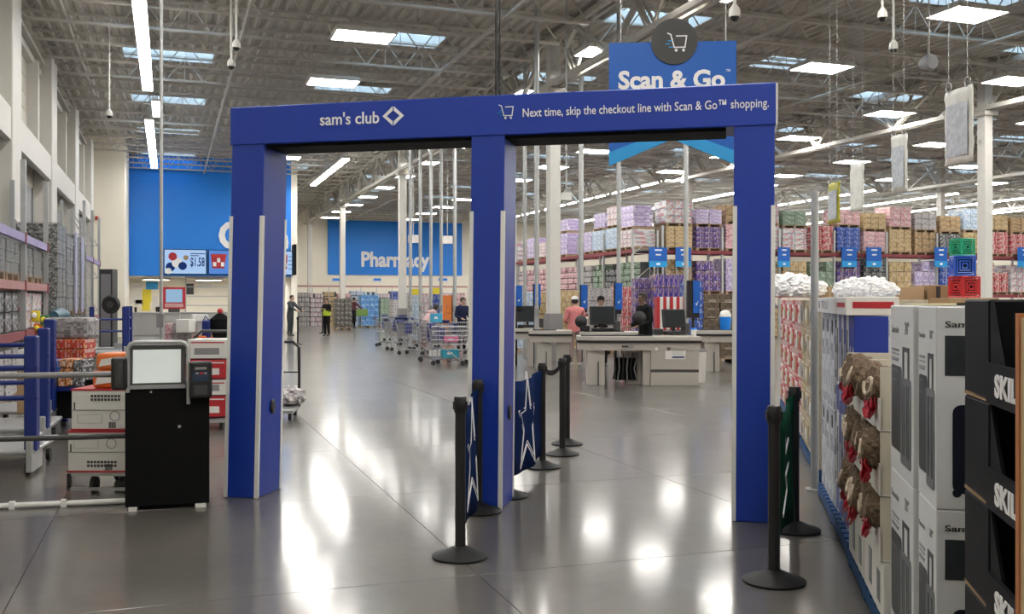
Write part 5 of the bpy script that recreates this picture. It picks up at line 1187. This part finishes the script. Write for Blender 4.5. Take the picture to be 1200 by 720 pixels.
# low display table carrying colourful goods
dtab = thing('display_table', 'low blue table of bright goods left of the kiosk', 'table', P(100, 452, 12.5)*Vector((1, 1, 0)) if False else Vector((P(100, 452, 12.5).x, P(100, 452, 12.5).y, 0)), RC)
ztb = P(100, 452, 12.4).z-.004; wtb = .92
MB().box(-wtb/2-.1, wtb/2+.2, -.3, .5, ztb-.05, ztb).build('top', cartblue, dtab)
for x in (-wtb/2, wtb/2+.1):
    for y in (-.25, .45): MB().box(x-.03, x+.03, y-.03, y+.03, 0, ztb-.05).build('leg', cartblue, dtab)
MB().box(-wtb/2, wtb/2+.1, -.2, .4, .12, .6).build('crate', blackm, dtab)
def tgoods(px0, px1, py0, py1, m, lb, n=(1, 2), D=12.4, d=.35): 
    s = D/F; goods((px0+px1)/2, py1, D, (px1-px0)*s, d, (py1-py0)*s, m, lb, n=n)
tgoods(54, 74, 437, 452, CW['sage green'], 'green and black drink cartons on the blue table', (2, 2)); tgoods(75, 92, 420, 452, mat_print('orange_black', (.6, .22, .06), (.03, .03, .03), (.7, .65, .6), 3, 3, .5), 'orange and black cartons on the blue table', (2, 3)); tgoods(93, 104, 421, 452, CW['black and grey'], 'dark narrow cartons on the blue table', (1, 2))
tgoods(54, 80, 421, 436.5, mat_print('blue_chips', (.03, .10, .45), (.5, .55, .6), (.1, .3, .6), 5, 4, .4), 'bright blue multipacks on top of the green cartons', (3, 1)); tgoods(62, 106, 397, 420, mat_print('red_chips', (.5, .05, .03), (.6, .35, .1), (.6, .55, .5), 5, 3, .4), 'red snack cartons stacked highest left of the kiosk', (3, 2), 12.9)
a = P(84, 397, 13); t = thing('film_bundle', 'bundle of clear wrapped goods above the red snack cartons', 'bundle', a, RC); MB().box(-.3, .3, -.2, .2, 0, .28).build('goods', CW['speckled grey'], t, bevel=.05, seg=2); MB().box(-.31, .31, -.21, .21, .0, .29).build('film', film, t, bevel=.05, seg=2)
for q, (px, py, m) in enumerate(((41, 371, yellow), (44, 386, orange), (52, 376, green))):
    a = P(px, py, 17.3); t = thing('hanging_toy', ['yellow', 'orange', 'green'][q]+' small toy pack hanging at the rack end', 'toy', a, RC, 'toy packs at the rack end'); MB().box(-.08, .08, 0, .05, -.1, .1).build('card', m, t, bevel=.02); MB().sphere((0, -.03, .02), .05, 8, 6).build('toy', wcard if q == 0 else yellow, t)
# black hose reel / fan and cabinet near the block wall
a = P(130, 364, 28); t = thing('black_cabinet', 'dark metal cabinet beside the cream wall block', 'cabinet', (P(122, 364, 30).x, P(122, 364, 30).y, 0), RC); MB().box(-.15, .25, 0, .4, 0, 2.55).build('body', dark, t); MB().box(-.1, .2, -.01, 0, .2, 2.4).build('door', grey, t)
t = thing('floor_fan', 'round black fan on a stand beside the dark cabinet', 'fan', (a.x, a.y, 0), RC); zf = P(130, 357, 28).z
MB().lathe([(.22, -.08), (.27, 0), (.22, .12)], (0, 0, zf), 20, axis='y').build('drum', black, t, smooth=True); MB().tube([(0, .05, 0), (0, .05, zf-.3)], .03, 8).build('stand', black, t); MB().lathe([(.3, 0), (.3, .03)], n=16).build('foot', black, t); MB().lathe([(.1, -.1), (.1, -.08)], (0, 0, zf), 12, axis='y').build('hub', dark, t)
# blue stock carts in a row
def stock():
    b = MB()
    for sx in (-.33, .33): b.box(sx-.05, sx+.05, -.06, .06, .25, 1.28)
    up_ = b.mesh('uprights', cartblue); return up_
upm = MB().box(-.055, .055, -.07, .07, .22, 1.3).mesh('upright', cartblue, bevel=.012); tr = MB().tube([(-.4, 0, 0), (-.4, .05, 0), (.4, .05, 0), (.4, 0, 0)], .025, 8).mesh('push_bar', cartblue, smooth=True); dk = MB().box(-.4, .4, -.1, 1.0, .2, .24).mesh('deck', galv, bevel=.01); sk = MB().box(-.42, -.36, -.12, .3, .03, .36).mesh('corner_skirt', galv, bevel=.01); pn = MB().box(-.28, .28, -.02, .02, .3, 1.1).mesh('back_panel', cartblue)
def stock_cart(px, py, rz, lb, sc=1.0):
    a = PG(px, py); t = thing('stock_cart', lb, 'cart', a, rz, 'blue stock carts parked at the left'); t.scale = (sc, sc, sc)
    for x in (-.36, .36): link('upright', upm, t, (x, 0, 0)); link('corner_skirt', sk, t, (x+.39, 0, 0))
    link('deck', dk, t); link('push_bar', tr, t, (0, -.08, 1.0)); link('push_bar', tr, t, (0, -.08, .72))
    for x in (-.33, .33):
        for y in (0, .85): link('castor', cw_, t, (x, y, .062))
stock_cart(-12, 558, -.10, 'nearest blue stock cart at the left edge', .98); stock_cart(8, 528, -.05, 'second blue stock cart from the left edge', 1.0); stock_cart(20, 505, -.1, 'third blue stock cart in the row by the rack', 1.05); stock_cart(127, 424, .1, 'blue stock cart behind the orange packs', 1.1); stock_cart(150, 418, 1.5, 'blue stock cart with a long rail behind the kiosk', 1.1)
a = PG(36, 500); t = thing('kraft_box', 'kraft cartons standing inside the blue stock carts', 'carton', (P(36, 500, 11.6).x, P(36, 500, 11.6).y, .26), -.1); MB().box(-.15, .15, 0, .3, 0, .5).build('carton', kraft, t, bevel=.006); MB().box(-.15, .15, 0, .3, .505, .75).build('carton', wcard, t, bevel=.006)
# ================================================================== things between the kiosk and the left gate post
def frame_cart(px, py, lb, w=.55, h=1.0, m=dark):
    a = PG(px, py); t = thing('hand_cart', lb, 'cart', a, RC+.1, 'hand carts behind the left gate post')
    MB().tube([(-w/2, 0, .12), (-w/2, 0, h-.08), (-w/2+.08, 0, h), (w/2-.08, 0, h), (w/2, 0, h-.08), (w/2, 0, .12)], .02, 8).build('handle_frame', m, t, smooth=True); MB().box(-w/2, w/2, -.7, .02, .1, .14).build('platform', galv, t)
    for x in (-w/2+.05, w/2-.05):
        for y in (-.6, -.05): link('castor', cw_, t, (x, y, .062))
    for z in (.35, .6): MB().tube([(-w/2, 0, z), (w/2, 0, z)], .012, 6).build('cross_bar', m, t)
    return t, a
frame_cart(252, 497, 'platform cart of red and white cases left of the gate post', .5, 1.2)
D = F*EYE/(497-HZ)
for q, (z0, z1, m, lb) in enumerate(((.16, .42, CW['red and white'], 'lowest red case'), (.43, .62, CW['white'], 'white case above the lowest red case'), (.63, .87, mat_print('red_case', (.42, .03, .05), (.6, .55, .5), (.3, .02, .03), 7, 5, .3), 'plain red case in the middle'), (.88, 1.12, CW['white'], 'topmost white case'))):
    a = P(252, 490, D-.35); t = thing('case_stack', lb+' on the platform cart left of the gate post', 'carton', (a.x, a.y, z0), RC+.1, 'cases on the platform cart by the gate post'); MB().box(-.28, .2, -.25, .25, 0, z1-z0-.005).build('body', wcard if q in (1, 3) else red, t, bevel=.006); MB().box(-.2, .1, -.254, -.25, .05, .13).build('label', grey if q in (1, 3) else wcard, t); MB().box(-.24, .16, -.253, -.25, z1-z0-.05, z1-z0-.035).build('print_line', red if q in (1, 3) else wcard, t)
frame_cart(336, 487, 'black hoop handled cart right of the left gate post', .34, 1.02, black)
a = PG(341, 487); t = thing('grey_bundle', 'grey and white wrapped bundle on the low cart right of the gate post', 'bundle', (a.x, a.y, .14), RC); bb = bmesh.new(); bmesh.ops.create_icosphere(bb, subdivisions=3, radius=1); rg = random.Random(5)
for v in bb.verts: v.co *= 1+rg.uniform(-.14, .14); v.co = Vector((v.co.x*.2, v.co.y*.25, max(v.co.z, -.9)*.14+.13))
me = bpy.data.meshes.new('bundle'); bb.to_mesh(me); bb.free(); me.materials.append(CW['speckled grey']); link('bundle', me, t)
# gift merchandise seen above the kiosk
D = 17.0
def disp(px0, px1, py0, py1, D, m, lb, n=(1, 1), dep=.35, name='display_box'):
    s = D/F; a = P((px0+px1)/2, py1, D); t = thing(name, lb, 'box', (a.x, a.y, a.z), RC, 'merchandise between kiosk and gate post'); w, h = (px1-px0)*s, (py1-py0)*s
    for i in range(n[0]):
        for k in range(n[1]): MB().box(-w/2+i*w/n[0], -w/2+(i+1)*w/n[0]-.006, -dep/2, dep/2, k*h/n[1], (k+1)*h/n[1]-.005).build('body', m, t, bevel=.01)
    return t
tb = thing('display_table', 'long dark display table behind the kiosk carrying gifts', 'table', (P(228, 432, D).x, P(228, 432, D).y, 0), RC); zt_ = P(228, 414, D).z-.004
MB().box(-.62, .72, -.3, .4, zt_-.05, zt_).build('top', dark, tb)
for x in (-.58, .68):
    for y in (-.26, .36): MB().box(x-.03, x+.03, y-.03, y+.03, 0, zt_-.05).build('leg', dark, tb)
MB().box(-.55, .65, -.2, .35, .1, .7).build('lower_crate', CW['red and white'], tb)
disp(197, 206, 379, 414, D, CW['pink'], 'pink gift boxes at the left of the dark table', (1, 3)); disp(206, 229, 378, 414, D, CW['speckled grey'], 'grey packaged gifts in the middle of the dark table', (3, 3)); disp(210, 226, 374, 390, D-.3, wcard, 'white card box leaning on the grey gifts'); disp(230, 246, 393, 414, D, orange, 'orange wrapped packs on the dark table', (2, 2)); disp(246, 266, 396, 414, D, CW['red and white'], 'red and white packs at the right of the dark table', (2, 2))
a = P(234, 372, D); t = thing('white_camera_box', 'white tilted box on top of the grey gifts', 'box', P(234, 378, D), RC+.4); MB().box(-.14, .14, -.1, .1, 0, .14).build('body', wcard, t, bevel=.02)
a = P(258, 396, D); t = thing('dark_jacket', 'black and red jacket hanging above the packs by the gate post', 'jacket', a, RC); MB().lathe([(.12, 0), (.17, .15), (.18, .32), (.08, .40), (.05, .42)], n=14).build('body', blackc, t, smooth=True).scale = (1, .6, 1); MB().sphere((0, 0, .46), .05, 8, 6).build('collar', red, t)
t = thing('blue_strap_bag', 'blue strapped bag beside the black jacket', 'bag', P(241, 396, D-.1), RC); MB().box(-.05, .08, -.06, .06, 0, .3).build('body', cartblue, t, bevel=.02); MB().tube([(-.04, 0, .3), (0, 0, .38), (.06, 0, .3)], .01, 6).build('strap', cartblue, t)
disp(243, 264, 430, 446, 15, CW['white'], 'white bottle pack beside the card terminal', (1, 1)) if False else None
# black stanchion by the food counter, TV at the café edge
w_ = PG(159, 392); t = thing('stanchion', 'thin black stanchion in front of the food counter', 'stanchion', w_, RC, 'black belt stanchions'); link('pole', pm_, t, None, None, (1.6, 1.6, 1.3)); link('base', bm_, t); 
a = PYp(350, 330, YC-.1); t = thing('wall_screen', 'thin black screen edge at the right end of the blue wall', 'screen', (XR+.02, YC-.1, PYp(350, 323, YC).z)); MB().box(0, .12, -.9, 0, 0, 1.5).build('case', blackm, t)
